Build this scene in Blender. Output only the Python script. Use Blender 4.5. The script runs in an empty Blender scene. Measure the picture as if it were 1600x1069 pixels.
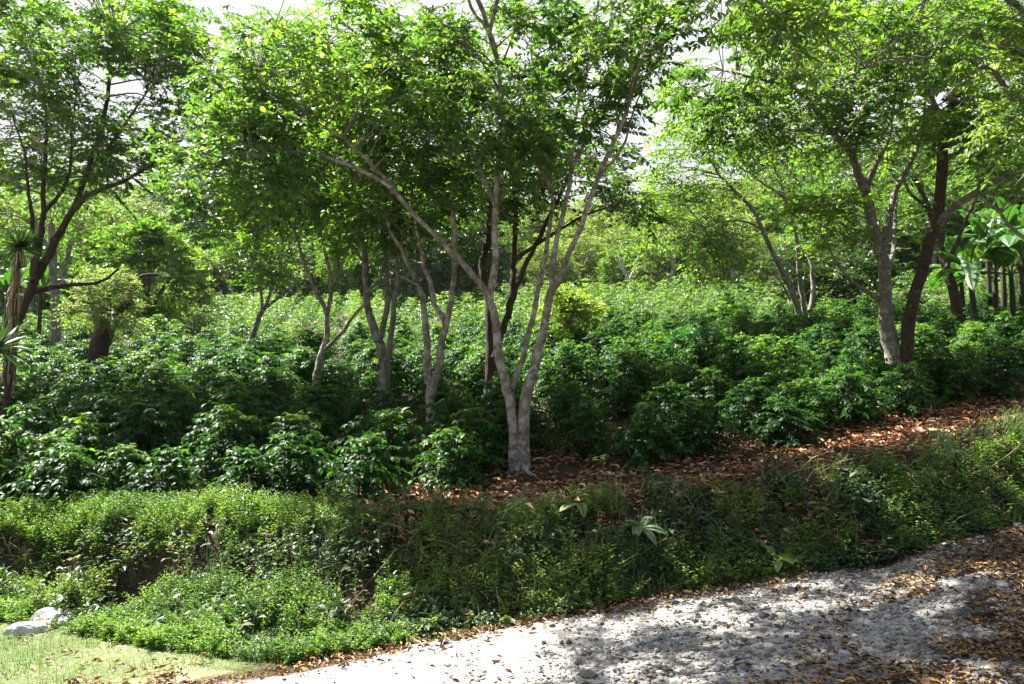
import bpy, math
import numpy as np
from mathutils import Vector

PI = math.pi
SC = bpy.context.scene
COL = SC.collection
F = 1600 * 28 / 36.0
TH = math.atan((640 - 534.5) / F)
CT, ST = math.cos(TH), math.sin(TH)
ZC = 1.75
UP = np.array([0., 0., 1.])


# ------------------------------------------------------------------ camera maths (used to trace limbs of the photo into 3-D)
def P(px, py, Y):
    u = (px - 800.0) / F
    v = (534.5 - py) / F
    y = CT - v * ST
    z = ST + v * CT
    return np.array([u * Y / y, Y, ZC + z * Y / y])


def project(p):
    p = np.atleast_2d(p)
    dz = p[:, 2] - ZC
    zc = p[:, 1] * CT + dz * ST
    yc = -p[:, 1] * ST + dz * CT
    return 800 + F * p[:, 0] / zc, 534.5 - F * yc / zc, zc


# ------------------------------------------------------------------ noise and terrain
def _h(ix, iy, seed):
    n = (ix * 374761393 + iy * 668265263 + seed * 982451653) & 0x7fffffff
    n = ((n ^ (n >> 13)) * 1274126177) & 0x7fffffff
    n = n ^ (n >> 16)
    return (n & 0xffff) / 65535.0


def vnoise(x, y, seed=0):
    x = np.asarray(x, float); y = np.asarray(y, float)
    ix = np.floor(x).astype(np.int64); iy = np.floor(y).astype(np.int64)
    fx = x - ix; fy = y - iy
    fx = fx * fx * (3 - 2 * fx); fy = fy * fy * (3 - 2 * fy)
    a = _h(ix, iy, seed); b = _h(ix + 1, iy, seed); c = _h(ix, iy + 1, seed); d = _h(ix + 1, iy + 1, seed)
    return (a * (1 - fx) + b * fx) * (1 - fy) + (c * (1 - fx) + d * fx) * fy


def fbm(x, y, seed=0, o=3):
    r = 0; a = .5; t = 0
    for k in range(o):
        r = r + a * vnoise(x * 2 ** k, y * 2 ** k, seed + k); t += a; a *= .5
    return r / t


EX = [-40, -8, -4, -2.3, -1.7, .11, 2.05, 4.0, 5.3, 8, 14, 40]
EY = [-6, 2.4, 4.3, 5.2, 5.33, 6.12, 6.67, 7.49, 8.25, 10, 14.5, 36]
FX = [-40, -8, -5, -2.6, -1.5, .1, 2.05, 4, 5.3, 8, 14, 40]
FY = [12, 8.6, 7.7, 6.6, 6.15, 6.3, 6.85, 7.66, 8.4, 10.2, 14.7, 36.3]
CX = [-40, -8, -5.5, -3.2, -1.3, .05, 1.5, 3.3, 6.4, 10, 16, 40]
CY = [14, 9.2, 8.6, 8.2, 7.6, 7.25, 7.6, 8.35, 9.9, 12.5, 17, 37.5]
CZ = [.2, .55, .6, .7, .76, .82, .99, 1.2, 1.63, 2.0, 2.6, 5]
RX = [-40, -8, -5.5, -3, -1.7, -.9, 0, 1.6, 3.7, 6, 8.4, 14, 40]
RY = [15, 9.6, 9.2, 8.9, 8.9, 9.5, 9.95, 10.1, 10.6, 12, 13.1, 16.5, 39]
Ey = lambda x: np.interp(x, EX, EY)
Fy = lambda x: np.interp(x, FX, FY)
Cy = lambda x: np.interp(x, CX, CY)
Cz = lambda x: np.interp(x, CX, CZ)
Ry = lambda x: np.interp(x, RX, RY)
DENTS = [(-3.45, 7.35, .3, .28), (4.1, 8.35, .16, .3), (.35, 6.7, .2, .15), (2.6, 7.5, .3, .12), (-4.6, 8.05, .3, .15)]


def zroad(x, y):
    xc = np.clip(x, -30, 30)
    return np.where(xc > -1.6, .085 * (xc + 1.6), .03 * (xc + 1.6))


def plane(x, y):
    return (.95 + .2 * (np.minimum(y, 60) - 9.8) + .25 * (np.clip(y, 60, 150) - 60)
            + np.where(x > 0, .06, .03) * np.clip(x, -35, 35) * np.clip((y + 5) / 14, 0, 1))


def H(x, y):
    x = np.asarray(x, float); y = np.asarray(y, float)
    e, f, c, cz = Ey(x), Fy(x), Cy(x), Cz(x)
    zr = zroad(x, y)
    t = np.clip((y - f) / (c - f), 0, 1)
    s = 1 - (1 - t) ** 1.7
    s = s * .75 + .25 * t * t * (3 - 2 * t)
    sl = np.interp(t, [0, .2, .40, .50, .60, .75, 1], [0, .10, .24, .56, .80, .92, 1])
    wl = np.clip((-x - .2) / 1.2, 0, 1) * .85
    s = s * (1 - wl) + sl * wl
    zb = zr + (cz - zr) * s
    w = np.clip((y - c) / 2.2, 0, 1); w = w * w * (3 - 2 * w)
    zf = (cz + .04 * (y - c)) * (1 - w) + plane(x, y) * w
    z = np.where(y < c, zb, zf)
    bump = (fbm(x * 1.7, y * 1.7, 3) - .5)
    z = z + bump * np.where(y < f, .03, .22 * np.sin(PI * np.clip(t, 0, 1)) + .1 * (t > .5) * np.minimum(1, 2 * (t - .5)))
    z = z + (fbm(x * .15, y * .15, 9) - .5) * np.clip((y - 16) / 10, 0, 1.6)
    for dx, dy, r, a in DENTS:
        z = z - a * np.exp(-((x - dx) ** 2 + (y - dy) ** 2) / (r * r))
    return z


def Hn(x, y, e=.06):
    n = np.stack([-(H(x + e, y) - H(x - e, y)) / (2 * e), -(H(x, y + e) - H(x, y - e)) / (2 * e), np.ones_like(x)], -1)
    return n / np.linalg.norm(n, axis=-1, keepdims=True)


def hit(px, py):
    ys = np.linspace(3, 95, 9000)
    u = (px - 800.0) / F; v = (534.5 - py) / F
    k = CT - v * ST; m = ST + v * CT
    x = u * ys / k; z = ZC + m * ys / k
    below = np.nonzero(z < H(x, ys))[0]
    i = below[0] if len(below) else len(ys) - 1
    return np.array([x[i], ys[i], float(H(x[i], ys[i]))])


def nrm(a):
    return a / np.maximum(1e-9, np.linalg.norm(a, axis=-1, keepdims=True))


# ------------------------------------------------------------------ mesh collecting
class G:
    def __init__(self):
        self.V = []; self.T = []; self.M = []; self.A = []; self.n = 0

    def add(self, V, T, mat=0, var=0.5):
        V = np.asarray(V, float).reshape(-1, 3); T = np.asarray(T, np.int64).reshape(-1, 3)
        self.V.append(V); self.T.append(T + self.n)
        self.M.append(np.full(len(T), mat, np.int32))
        self.A.append(np.broadcast_to(np.asarray(var, float), (len(V),)).copy())
        self.n += len(V)

    def arrays(self):
        return np.concatenate(self.V), np.concatenate(self.T), np.concatenate(self.M), np.concatenate(self.A)

    def mesh(self, name, mats, off=(0, 0, 0), smooth=False):
        V, T, M, A = self.arrays()
        V = V - np.asarray(off, float)
        me = bpy.data.meshes.new(name)
        me.vertices.add(len(V)); me.vertices.foreach_set('co', V.astype(np.float32).ravel())
        me.loops.add(3 * len(T)); me.loops.foreach_set('vertex_index', T.astype(np.int32).ravel())
        me.polygons.add(len(T)); me.polygons.foreach_set('loop_start', np.arange(0, 3 * len(T), 3, dtype=np.int32))
        for m in mats: me.materials.append(m)
        me.polygons.foreach_set('material_index', M)
        me.polygons.foreach_set('use_smooth', np.full(len(T), bool(smooth)))
        a = me.attributes.new('var', 'FLOAT', 'POINT'); a.data.foreach_set('value', A.astype(np.float32))
        me.update(calc_edges=True)
        return me

    def obj(self, name, mats, parent=None, off=(0, 0, 0), smooth=False, loc=None):
        o = bpy.data.objects.new(name, self.mesh(name, mats, off, smooth))
        COL.objects.link(o)
        if parent is not None: o.parent = parent
        if loc is not None: o.location = loc
        return o


def tag(o, label=None, cat=None, group=None, kind=None):
    if label: o['label'] = label
    if cat: o['category'] = cat
    if group: o['group'] = group
    if kind: o['kind'] = kind
    return o


def thing(name, label, cat, loc, group=None, rz=0, s=1):
    o = bpy.data.objects.new(name, None); COL.objects.link(o)
    o.location = loc; o.rotation_euler = (0, 0, rz); o.scale = (s, s, s)
    o.empty_display_size = .2
    return tag(o, label, cat, group)


LO_T = np.array([[0, 0, 0], [.48, -.5, .07], [.48, .5, .07], [1, 0, -.12]])
LO_F = np.array([[0, 3, 1], [0, 2, 3]])
HI_T = np.array([[0, 0, 0], [.28, -.40, .07], [.66, -.40, .03], [1, 0, -.2], [.66, .40, .03], [.28, .40, .07], [.28, 0, .02], [.66, 0, -.03]])
HI_F = np.array([[0, 6, 1], [6, 7, 2], [6, 2, 1], [7, 3, 2], [0, 5, 6], [6, 5, 4], [6, 4, 7], [7, 4, 3]])
BL_T = np.array([[0, -.5, 0], [0, .5, 0], [.45, -.42, .05], [.45, .42, .05], [.8, -.25, -.06], [.8, .25, -.06], [1, 0, -.22]])
BL_F = np.array([[0, 1, 3], [0, 3, 2], [2, 3, 5], [2, 5, 4], [4, 5, 6]])
DRY_T = np.array([[0, 0, 0], [.35, -.45, .22], [.7, -.38, .15], [1, 0, .12], [.7, .38, .2], [.35, .45, .26], [.5, 0, -.02]])
DRY_F = np.array([[0, 6, 1], [1, 6, 2], [2, 6, 3], [3, 6, 4], [4, 6, 5], [5, 6, 0]])


def leaves(g, B, D, N, L, W, tpl=(LO_T, LO_F), mat=0, var=.5):
    B = np.atleast_2d(B); D = nrm(np.atleast_2d(D)); n = len(B)
    if n == 0: return
    S = nrm(np.cross(D, np.broadcast_to(N, D.shape))); N2 = np.cross(S, D)
    T, Fc = tpl
    L = np.broadcast_to(L, (n,))[:, None, None]; W = np.broadcast_to(W, (n,))[:, None, None]
    V = (B[:, None, :] + D[:, None, :] * T[None, :, 0:1] * L + S[:, None, :] * T[None, :, 1:2] * W
         + N2[:, None, :] * T[None, :, 2:3] * L)
    k = len(T)
    Tt = Fc[None] + (np.arange(n) * k)[:, None, None]
    v = np.repeat(np.broadcast_to(var, (n,)), k)
    g.add(V.reshape(-1, 3), Tt.reshape(-1, 3), mat, v)


def catmull(pts, n):
    p = np.asarray(pts, float)
    if len(p) == 2:
        t = np.linspace(0, 1, n)[:, None]; return p[0] * (1 - t) + p[1] * t
    q = np.vstack([2 * p[0] - p[1], p, 2 * p[-1] - p[-2]])
    out = []
    for t in np.linspace(0, len(p) - 1, n):
        i = min(int(t), len(p) - 2); f = t - i
        a, b, c, d = q[i], q[i + 1], q[i + 2], q[i + 3]
        out.append(.5 * ((2 * b) + (c - a) * f + (2 * a - 5 * b + 4 * c - d) * f * f + (3 * b - a - 3 * c + d) * f ** 3))
    return np.array(out)


def tube(g, pts, rad, sides=8, mat=0, var=.5, rough=0, rng=None, cap=True, flare=0):
    p = np.asarray(pts, float); n = len(p)
    rad = np.broadcast_to(rad, (n,))
    tan = nrm(np.gradient(p, axis=0))
    ref = np.array([0., 1., 0.]) if abs(tan[0][1]) < .9 else np.array([1., 0., 0.])
    u = nrm(np.cross(tan[0], ref)); us = [u]
    for i in range(1, n):
        u = nrm(u - tan[i] * np.dot(u, tan[i])); us.append(u)
    us = np.array(us); vs = np.cross(tan, us)
    a = np.linspace(0, 2 * PI, sides, endpoint=False)
    rr = rad[:, None] * np.ones((1, sides))
    if rough and rng is not None:
        rr = rr * (1 + rng.normal(0, rough, rr.shape)) * (1 + .5 * rough * np.sin(np.arange(n) * 1.3 + rng.uniform(0, 6)))[:, None]
    if flare:
        sl = np.concatenate([[0], np.cumsum(np.linalg.norm(np.diff(p, axis=0), axis=1))])
        rr = rr * (1 + (flare * np.exp(-sl / .22))[:, None] * (.6 + .8 * np.sin(3 * a + 1.1)[None] + .3 * np.sin(5 * a)[None]) + .06 * np.sin(sl[:, None] * 2.1 + 2 * a[None]))
    V = p[:, None] + rr[..., None] * (np.cos(a)[None, :, None] * us[:, None] + np.sin(a)[None, :, None] * vs[:, None])
    i = np.arange(n - 1)[:, None] * sides; j = np.arange(sides)[None]; k = (j + 1) % sides
    A_, B_, C_, D_ = i + j, i + k, i + sides + k, i + sides + j
    T = np.concatenate([np.stack([A_, B_, C_], -1).reshape(-1, 3), np.stack([A_, C_, D_], -1).reshape(-1, 3)])
    V = V.reshape(-1, 3)
    if cap:
        V = np.vstack([V, p[-1] + tan[-1] * rad[-1] * .6]); c = len(V) - 1; b = (n - 1) * sides
        T = np.vstack([T, [[b + q, b + (q + 1) % sides, c] for q in range(sides)]])
    g.add(V, T, mat, var)


def twigs(g, A, B, C, r0, r1, mat, var=.5):
    """many thin three-sided twigs at once through points A, B, C"""
    n = len(A); a = np.array([0, 2 * PI / 3, 4 * PI / 3])
    d = nrm(C - A); s = nrm(np.cross(d, UP + .01)); t = np.cross(d, s)
    V = []
    for q, r in ((A, r0), (B, (r0 + r1) / 2), (C, r1)):
        V.append(q[:, None] + r * (np.cos(a)[None, :, None] * s[:, None] + np.sin(a)[None, :, None] * t[:, None]))
    V = np.stack(V, 1).reshape(-1, 3)
    Fc = []
    for i in range(2):
        for j in range(3):
            k = (j + 1) % 3
            Fc += [[i * 3 + j, i * 3 + k, i * 3 + 3 + k], [i * 3 + j, i * 3 + 3 + k, i * 3 + 3 + j]]
    T = np.array(Fc)[None] + (np.arange(n) * 9)[:, None, None]
    g.add(V, T.reshape(-1, 3), mat, var)


# ------------------------------------------------------------------ materials
def new_mat(name):
    m = bpy.data.materials.new(name); m.use_nodes = True
    nt = m.node_tree; nt.nodes.clear()
    return m, nt, nt.nodes, nt.links


def node(nt, t, **kw):
    n = nt.nodes.new(t)
    for k, v in kw.items(): setattr(n, k, v)
    return n


def ramp(nt, stops, fac):
    r = node(nt, 'ShaderNodeValToRGB'); cr = r.color_ramp
    while len(cr.elements) < len(stops): cr.elements.new(.5)
    for e, (p, c) in zip(cr.elements, stops): e.position = p; e.color = (*c, 1)
    nt.links.new(fac, r.inputs[0]); return r.outputs[0]


def noise(nt, vec, scale, detail=3, rough=.55, dist=0):
    n = node(nt, 'ShaderNodeTexNoise'); n.inputs['Scale'].default_value = scale; n.inputs['Detail'].default_value = detail
    n.inputs['Roughness'].default_value = rough; n.inputs['Distortion'].default_value = dist
    nt.links.new(vec, n.inputs['Vector']); return n.outputs['Fac']


def mth(nt, op, a, b=None, clamp=False):
    n = node(nt, 'ShaderNodeMath', operation=op, use_clamp=clamp)
    for i, v in enumerate((a, b)):
        if v is None: continue
        if isinstance(v, (int, float)): n.inputs[i].default_value = v
        else: nt.links.new(v, n.inputs[i])
    return n.outputs[0]


def mixc(nt, f, a, b):
    n = node(nt, 'ShaderNodeMix', data_type='RGBA')
    for s, v in ((n.inputs[0], f), (n.inputs[6], a), (n.inputs[7], b)):
        if isinstance(v, (int, float)): s.default_value = v
        elif isinstance(v, tuple): s.default_value = (*v, 1)
        else: nt.links.new(v, s)
    return n.outputs[2]


def leaf_mat(name, stops, rough=.45, transl=.4, tint=(1.35, 1.5, .5), nscale=.8, spec=.5, namp=.5, orand=0):
    m, nt, N, Lk = new_mat(name)
    at = node(nt, 'ShaderNodeAttribute', attribute_name='var')
    tc = node(nt, 'ShaderNodeTexCoord')
    ns = noise(nt, tc.outputs['Object'], nscale, 2)
    f = mth(nt, 'ADD', at.outputs['Fac'], mth(nt, 'MULTIPLY', mth(nt, 'SUBTRACT', ns, .5), namp), True)
    if orand:
        oi = node(nt, 'ShaderNodeObjectInfo')
        f = mth(nt, 'ADD', f, mth(nt, 'MULTIPLY', mth(nt, 'SUBTRACT', oi.outputs['Random'], .5), orand), True)
    c = ramp(nt, stops, f)
    p = node(nt, 'ShaderNodeBsdfPrincipled'); p.inputs['Roughness'].default_value = rough
    p.inputs['Specular IOR Level'].default_value = spec
    Lk.new(c, p.inputs['Base Color'])
    t = node(nt, 'ShaderNodeBsdfTranslucent')
    mul = node(nt, 'ShaderNodeMix', data_type='RGBA', blend_type='MULTIPLY'); mul.inputs[0].default_value = 1
    Lk.new(c, mul.inputs[6]); mul.inputs[7].default_value = (*tint, 1)
    Lk.new(mul.outputs[2], t.inputs['Color'])
    mx = node(nt, 'ShaderNodeMixShader'); mx.inputs[0].default_value = transl
    o = node(nt, 'ShaderNodeOutputMaterial')
    Lk.new(p.outputs[0], mx.inputs[1]); Lk.new(t.outputs[0], mx.inputs[2]); Lk.new(mx.outputs[0], o.inputs[0])
    return m


def bark_mat(name, dark, mid, pale, pale_amt=.5, scale=1.0):
    m, nt, N, Lk = new_mat(name)
    tc = node(nt, 'ShaderNodeTexCoord')
    mp = node(nt, 'ShaderNodeMapping'); mp.inputs['Scale'].default_value = (1, 1, .45)
    Lk.new(tc.outputs['Object'], mp.inputs['Vector'])
    v = mp.outputs[0]
    n1 = noise(nt, v, 5 * scale, 6, .65); n2 = noise(nt, v, 26 * scale, 5, .7); n3 = noise(nt, tc.outputs['Object'], 7 * scale, 8, .72, .3)
    c = ramp(nt, [(.3, dark), (.5, mid), (.72, tuple(min(1, q * 1.25) for q in mid))], mth(nt, 'ADD', mth(nt, 'MULTIPLY', n1, .6), mth(nt, 'MULTIPLY', n2, .4)))
    pl = ramp(nt, [(.62 - .25 * pale_amt, (0, 0, 0)), (.70 - .2 * pale_amt, (1, 1, 1))], n3)
    c = mixc(nt, pl, c, pale)
    ck = ramp(nt, [(.36, (.8, .8, .8)), (.46, (0, 0, 0))], noise(nt, v, 14 * scale, 7, .7, 1.2))
    c = mixc(nt, ck, c, dark)
    # moss in its own patches
    ms = ramp(nt, [(.6, (0, 0, 0)), (.72, (.6, .6, .6))], noise(nt, tc.outputs['Object'], 2.3, 3))
    c = mixc(nt, ms, c, (.10, .11, .04))
    p = node(nt, 'ShaderNodeBsdfPrincipled'); p.inputs['Roughness'].default_value = .9; p.inputs['Specular IOR Level'].default_value = .2
    Lk.new(c, p.inputs['Base Color'])
    b = node(nt, 'ShaderNodeBump'); b.inputs['Strength'].default_value = .9; b.inputs['Distance'].default_value = .03
    Lk.new(mth(nt, 'ADD', n2, n3), b.inputs['Height']); Lk.new(b.outputs[0], p.inputs['Normal'])
    o = node(nt, 'ShaderNodeOutputMaterial'); Lk.new(p.outputs[0], o.inputs[0])
    return m


def var_mat(name, stops, rough=.85, spec=.3, nscale=6, namp=.3, bump=0, transl=0):
    m, nt, N, Lk = new_mat(name)
    at = node(nt, 'ShaderNodeAttribute', attribute_name='var'); tc = node(nt, 'ShaderNodeTexCoord')
    ns = noise(nt, tc.outputs['Object'], nscale, 4)
    f = mth(nt, 'ADD', at.outputs['Fac'], mth(nt, 'MULTIPLY', mth(nt, 'SUBTRACT', ns, .5), namp), True)
    c = ramp(nt, stops, f)
    p = node(nt, 'ShaderNodeBsdfPrincipled'); p.inputs['Roughness'].default_value = rough; p.inputs['Specular IOR Level'].default_value = spec
    Lk.new(c, p.inputs['Base Color'])
    if bump:
        b = node(nt, 'ShaderNodeBump'); b.inputs['Strength'].default_value = bump; b.inputs['Distance'].default_value = .02
        Lk.new(noise(nt, tc.outputs['Object'], nscale * 6, 5, .7), b.inputs['Height']); Lk.new(b.outputs[0], p.inputs['Normal'])
    o = node(nt, 'ShaderNodeOutputMaterial')
    Lk.new(p.outputs[0], o.inputs[0])
    return m


def ground_mat():
    m, nt, N, Lk = new_mat('soil_and_turf')
    at = node(nt, 'ShaderNodeAttribute', attribute_name='var'); tc = node(nt, 'ShaderNodeTexCoord'); v = tc.outputs['Object']
    n1 = noise(nt, v, 3, 6, .65); n2 = noise(nt, v, 30, 5, .7); n3 = noise(nt, v, .7, 4)
    soil = ramp(nt, [(.3, (.02, .014, .009)), (.5, (.048, .032, .02)), (.7, (.12, .08, .05))], mth(nt, 'ADD', mth(nt, 'MULTIPLY', n1, .5), mth(nt, 'MULTIPLY', n2, .5)))
    turf = ramp(nt, [(.32, (.03, .05, .018)), (.5, (.10, .125, .05)), (.64, (.30, .26, .17))], mth(nt, 'ADD', mth(nt, 'MULTIPLY', n3, .5), mth(nt, 'MULTIPLY', n2, .5)))
    f = mth(nt, 'ADD', at.outputs['Fac'], mth(nt, 'MULTIPLY', mth(nt, 'SUBTRACT', n1, .5), .5), True)
    c = mixc(nt, ramp(nt, [(.4, (0, 0, 0)), (.6, (1, 1, 1))], f), soil, turf)
    p = node(nt, 'ShaderNodeBsdfPrincipled'); p.inputs['Roughness'].default_value = .95; p.inputs['Specular IOR Level'].default_value = .15
    Lk.new(c, p.inputs['Base Color'])
    b = node(nt, 'ShaderNodeBump'); b.inputs['Strength'].default_value = .7; b.inputs['Distance'].default_value = .03
    Lk.new(mth(nt, 'ADD', n2, n1), b.inputs['Height']); Lk.new(b.outputs[0], p.inputs['Normal'])
    o = node(nt, 'ShaderNodeOutputMaterial'); Lk.new(p.outputs[0], o.inputs[0])
    return m


def road_mat():
    m, nt, N, Lk = new_mat('crushed_limestone')
    tc = node(nt, 'ShaderNodeTexCoord'); v = tc.outputs['Object']
    vo = node(nt, 'ShaderNodeTexVoronoi'); vo.inputs['Scale'].default_value = 42; Lk.new(v, vo.inputs['Vector'])
    vo2 = node(nt, 'ShaderNodeTexVoronoi'); vo2.inputs['Scale'].default_value = 90; Lk.new(v, vo2.inputs['Vector'])
    n1 = noise(nt, v, 1.3, 5, .6); n2 = noise(nt, v, 60, 5, .75)
    g1 = ramp(nt, [(0, (.36, .345, .32)), (.55, (.24, .228, .21)), (.85, (.08, .074, .067))], vo.outputs['Distance'])
    tone = ramp(nt, [(0, (.18, .17, .16)), (1, (.46, .445, .42))], vo2.outputs['Color'])
    c = mixc(nt, .45, g1, tone)
    dirt = ramp(nt, [(.46, (0, 0, 0)), (.62, (.75, .75, .75))], mth(nt, 'ADD', mth(nt, 'MULTIPLY', n1, .75), mth(nt, 'MULTIPLY', n2, .25)))
    c = mixc(nt, mth(nt, 'MULTIPLY', dirt, .5), c, (.16, .145, .13))
    at = node(nt, 'ShaderNodeAttribute', attribute_name='var')
    hum = ramp(nt, [(.30, (0, 0, 0)), (.62, (.95, .95, .95))], mth(nt, 'ADD', at.outputs['Fac'], mth(nt, 'MULTIPLY', mth(nt, 'SUBTRACT', n2, .5), .7)))
    c = mixc(nt, hum, c, ramp(nt, [(.35, (.018, .013, .01)), (.65, (.09, .065, .045))], n2))
    p = node(nt, 'ShaderNodeBsdfPrincipled'); p.inputs['Roughness'].default_value = .92; p.inputs['Specular IOR Level'].default_value = .2
    Lk.new(c, p.inputs['Base Color'])
    b = node(nt, 'ShaderNodeBump'); b.inputs['Strength'].default_value = .8; b.inputs['Distance'].default_value = .015; b.invert = True
    Lk.new(mth(nt, 'SUBTRACT', mth(nt, 'ADD', vo.outputs['Distance'], mth(nt, 'MULTIPLY', vo2.outputs['Distance'], .5)), mth(nt, 'MULTIPLY', n2, .4)), b.inputs['Height'])
    Lk.new(b.outputs[0], p.inputs['Normal'])
    o = node(nt, 'ShaderNodeOutputMaterial'); Lk.new(p.outputs[0], o.inputs[0])
    return m


GREEN_TREE = [(0, (.024, .066, .014)), (.4, (.055, .125, .024)), (.75, (.115, .205, .042)), (1, (.21, .28, .07))]
M_TREE = leaf_mat('shade_tree_leaf', GREEN_TREE, .42, .52, (1.75, 1.85, .5))
M_TREE_Y = leaf_mat('young_shade_tree_leaf', [(0, (.03, .078, .015)), (.45, (.075, .15, .027)), (.9, (.18, .255, .055)), (1, (.24, .28, .06))], .42, .5, (1.6, 1.8, .5))
M_TREE_D = leaf_mat('dark_broad_leaf', [(0, (.018, .045, .012)), (.6, (.045, .09, .02)), (1, (.10, .16, .03))], .4, .35)
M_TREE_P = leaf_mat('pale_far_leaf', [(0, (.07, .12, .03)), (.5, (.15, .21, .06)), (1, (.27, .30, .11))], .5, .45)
M_TREE_B = leaf_mat('haze_tinted_far_leaf', [(0, (.025, .06, .03)), (.6, (.06, .12, .045)), (1, (.14, .21, .06))], .5, .4)  # bluish haze and shade over the far wood put into the leaf colour
M_COFFEE = leaf_mat('coffee_leaf', [(0, (.009, .034, .010)), (.5, (.02, .068, .015)), (.85, (.052, .125, .024)), (1, (.14, .22, .035))], .44, .42, (1.7, 1.9, .4), .9, .11, .5, .35)  # near copy, darkened: shade over these rows is partly in the leaf colour
M_COFFEE_FAR_LIT = leaf_mat('coffee_leaf_far_sunlit', [(0, (.022, .065, .018)), (.5, (.065, .135, .032)), (1, (.17, .235, .07))], .45, .38, (1.4, 1.6, .55), .25, .3, .6)  # far copy, paler: sunlight on the open slope put into the leaf colour
M_WEED = leaf_mat('weed_leaf', [(0, (.035, .09, .014)), (.45, (.095, .19, .028)), (.9, (.20, .30, .05)), (1, (.30, .33, .08))], .5, .45, nscale=2)
M_CREEP = leaf_mat('creeper_leaf', [(0, (.018, .045, .012)), (.5, (.045, .09, .02)), (.85, (.10, .14, .03)), (1, (.20, .19, .05))], .5, .35, nscale=2.5)
M_GRASS = leaf_mat('grass_blade', [(0, (.035, .10, .02)), (.5, (.11, .20, .05)), (1, (.30, .34, .15))], .6, .3, (1.3, 1.4, .6), nscale=3, namp=.9)
M_FERN = leaf_mat('fern_frond', [(0, (.05, .12, .03)), (1, (.13, .22, .06))], .4, .35)
M_LIME = leaf_mat('lime_fern_frond', [(0, (.14, .24, .05)), (1, (.3, .36, .1))], .45, .45)
M_BANANA = leaf_mat('banana_leaf', [(0, (.03, .085, .02)), (.6, (.06, .15, .035)), (1, (.12, .21, .055))], .42, .35, nscale=1.2, spec=.3)
M_YUCCA = leaf_mat('sword_leaf', [(0, (.02, .055, .025)), (.6, (.045, .10, .035)), (1, (.14, .2, .05))], .4, .2)
M_DRYSKIRT = var_mat('dry_hanging_leaf', [(0, (.16, .11, .06)), (.6, (.32, .24, .14)), (1, (.45, .36, .24))])
M_DRY = var_mat('dry_fallen_leaf', [(0, (.06, .03, .016)), (.25, (.21, .085, .036)), (.55, (.42, .20, .09)), (.85, (.58, .37, .2)), (1, (.66, .53, .35))], .7, .3, 3, .35)
M_DRY_Y = var_mat('yellowed_fallen_leaf', [(0, (.03, .018, .01)), (.4, (.12, .06, .026)), (.7, (.28, .155, .06)), (.92, (.42, .27, .07)), (1, (.5, .42, .1))], .6, .35, 3, .35)
M_STONE = var_mat('gravel_stone', [(0, (.07, .064, .058)), (.5, (.20, .19, .175)), (1, (.42, .405, .38))], .9, .2, 14, .35, .5)
M_ROCK = var_mat('white_rock', [(0, (.2, .19, .165)), (.45, (.46, .45, .42)), (1, (.68, .67, .64))], .9, .15, 9, 1.3, .9)
M_BARK = bark_mat('pale_bark', (.05, .035, .024), (.22, .18, .13), (.43, .40, .335), .62, 1.3)
M_BARK_G = bark_mat('grey_bark', (.045, .036, .028), (.18, .155, .125), (.33, .315, .27), .5, 1.3)
M_BARK_D = bark_mat('brown_bark', (.025, .016, .011), (.075, .05, .036), (.18, .16, .14), .15, 1.5)
M_STEM = var_mat('green_brown_stem', [(0, (.06, .045, .03)), (1, (.14, .11, .07))])
M_PSEUDO = var_mat('banana_stem', [(0, (.014, .011, .008)), (.5, (.04, .034, .018)), (1, (.08, .09, .035))], .7, .3, 5, .6)
M_GROUND = ground_mat()
M_ROAD = road_mat()
M_TWIG = var_mat('grey_twig', [(0, (.10, .08, .06)), (1, (.24, .21, .18))])

# ------------------------------------------------------------------ ground and road
xs = np.concatenate([np.array([-160, -120, -90, -70, -55, -45, -36, -30, -25, -21, -18, -15.5, -13.5, -12, -11, -10.2]), np.arange(-9.6, 12.01, .1),
                     np.array([12.6, 13.3, 14.2, 15.5, 17, 19, 22, 25, 30, 36, 45, 55, 70, 90, 120, 160])])
ys = np.concatenate([np.array([-80, -50, -30, -18, -11, -7, -4, -2, -.5, .5, 1.2, 1.8]), np.arange(2.2, 13.01, .1),
                     np.arange(13.4, 20, .4), np.arange(20, 60, 1.3), np.array([61, 64, 68, 73, 79, 86, 95, 105, 118, 132, 150, 180, 220])])
XX, YY = np.meshgrid(xs, ys)
ZZ = H(XX, YY) - .09 * np.clip((Ey(XX) + .03 - YY) / .15, 0, 1)
g = G()
nx, ny = len(xs), len(ys)
i = np.arange(ny - 1)[:, None] * nx; j = np.arange(nx - 1)[None]
a_, b_, c_, d_ = i + j, i + j + 1, i + nx + j + 1, i + nx + j
T = np.concatenate([np.stack([a_, b_, c_], -1).reshape(-1, 3), np.stack([a_, c_, d_], -1).reshape(-1, 3)])
lawn = np.clip((-1.2 - XX) / 1.2, 0, 1) * (YY < Fy(XX) + .2) * np.clip((YY - Ey(XX) + .1) / .3, 0, 1)
hill = .3 * np.clip((YY - 58) / 8, 0, 1)
bank = .35 * ((YY > Fy(XX)) & (YY < Cy(XX)))
g.add(np.stack([XX, YY, ZZ], -1).reshape(-1, 3), T, 0, np.maximum(np.maximum(lawn, hill), bank).ravel())
tag(g.obj('ground', [M_GROUND], smooth=True), kind='structure')

g = G()
rx = np.concatenate([np.arange(-30, -6, 1.0), np.arange(-6, 10, .09), np.arange(10, 30, 1.0)])
rv = np.concatenate([np.arange(0, 4.5, .09), np.array([4.7, 5.2, 6, 7, 9])])


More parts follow.
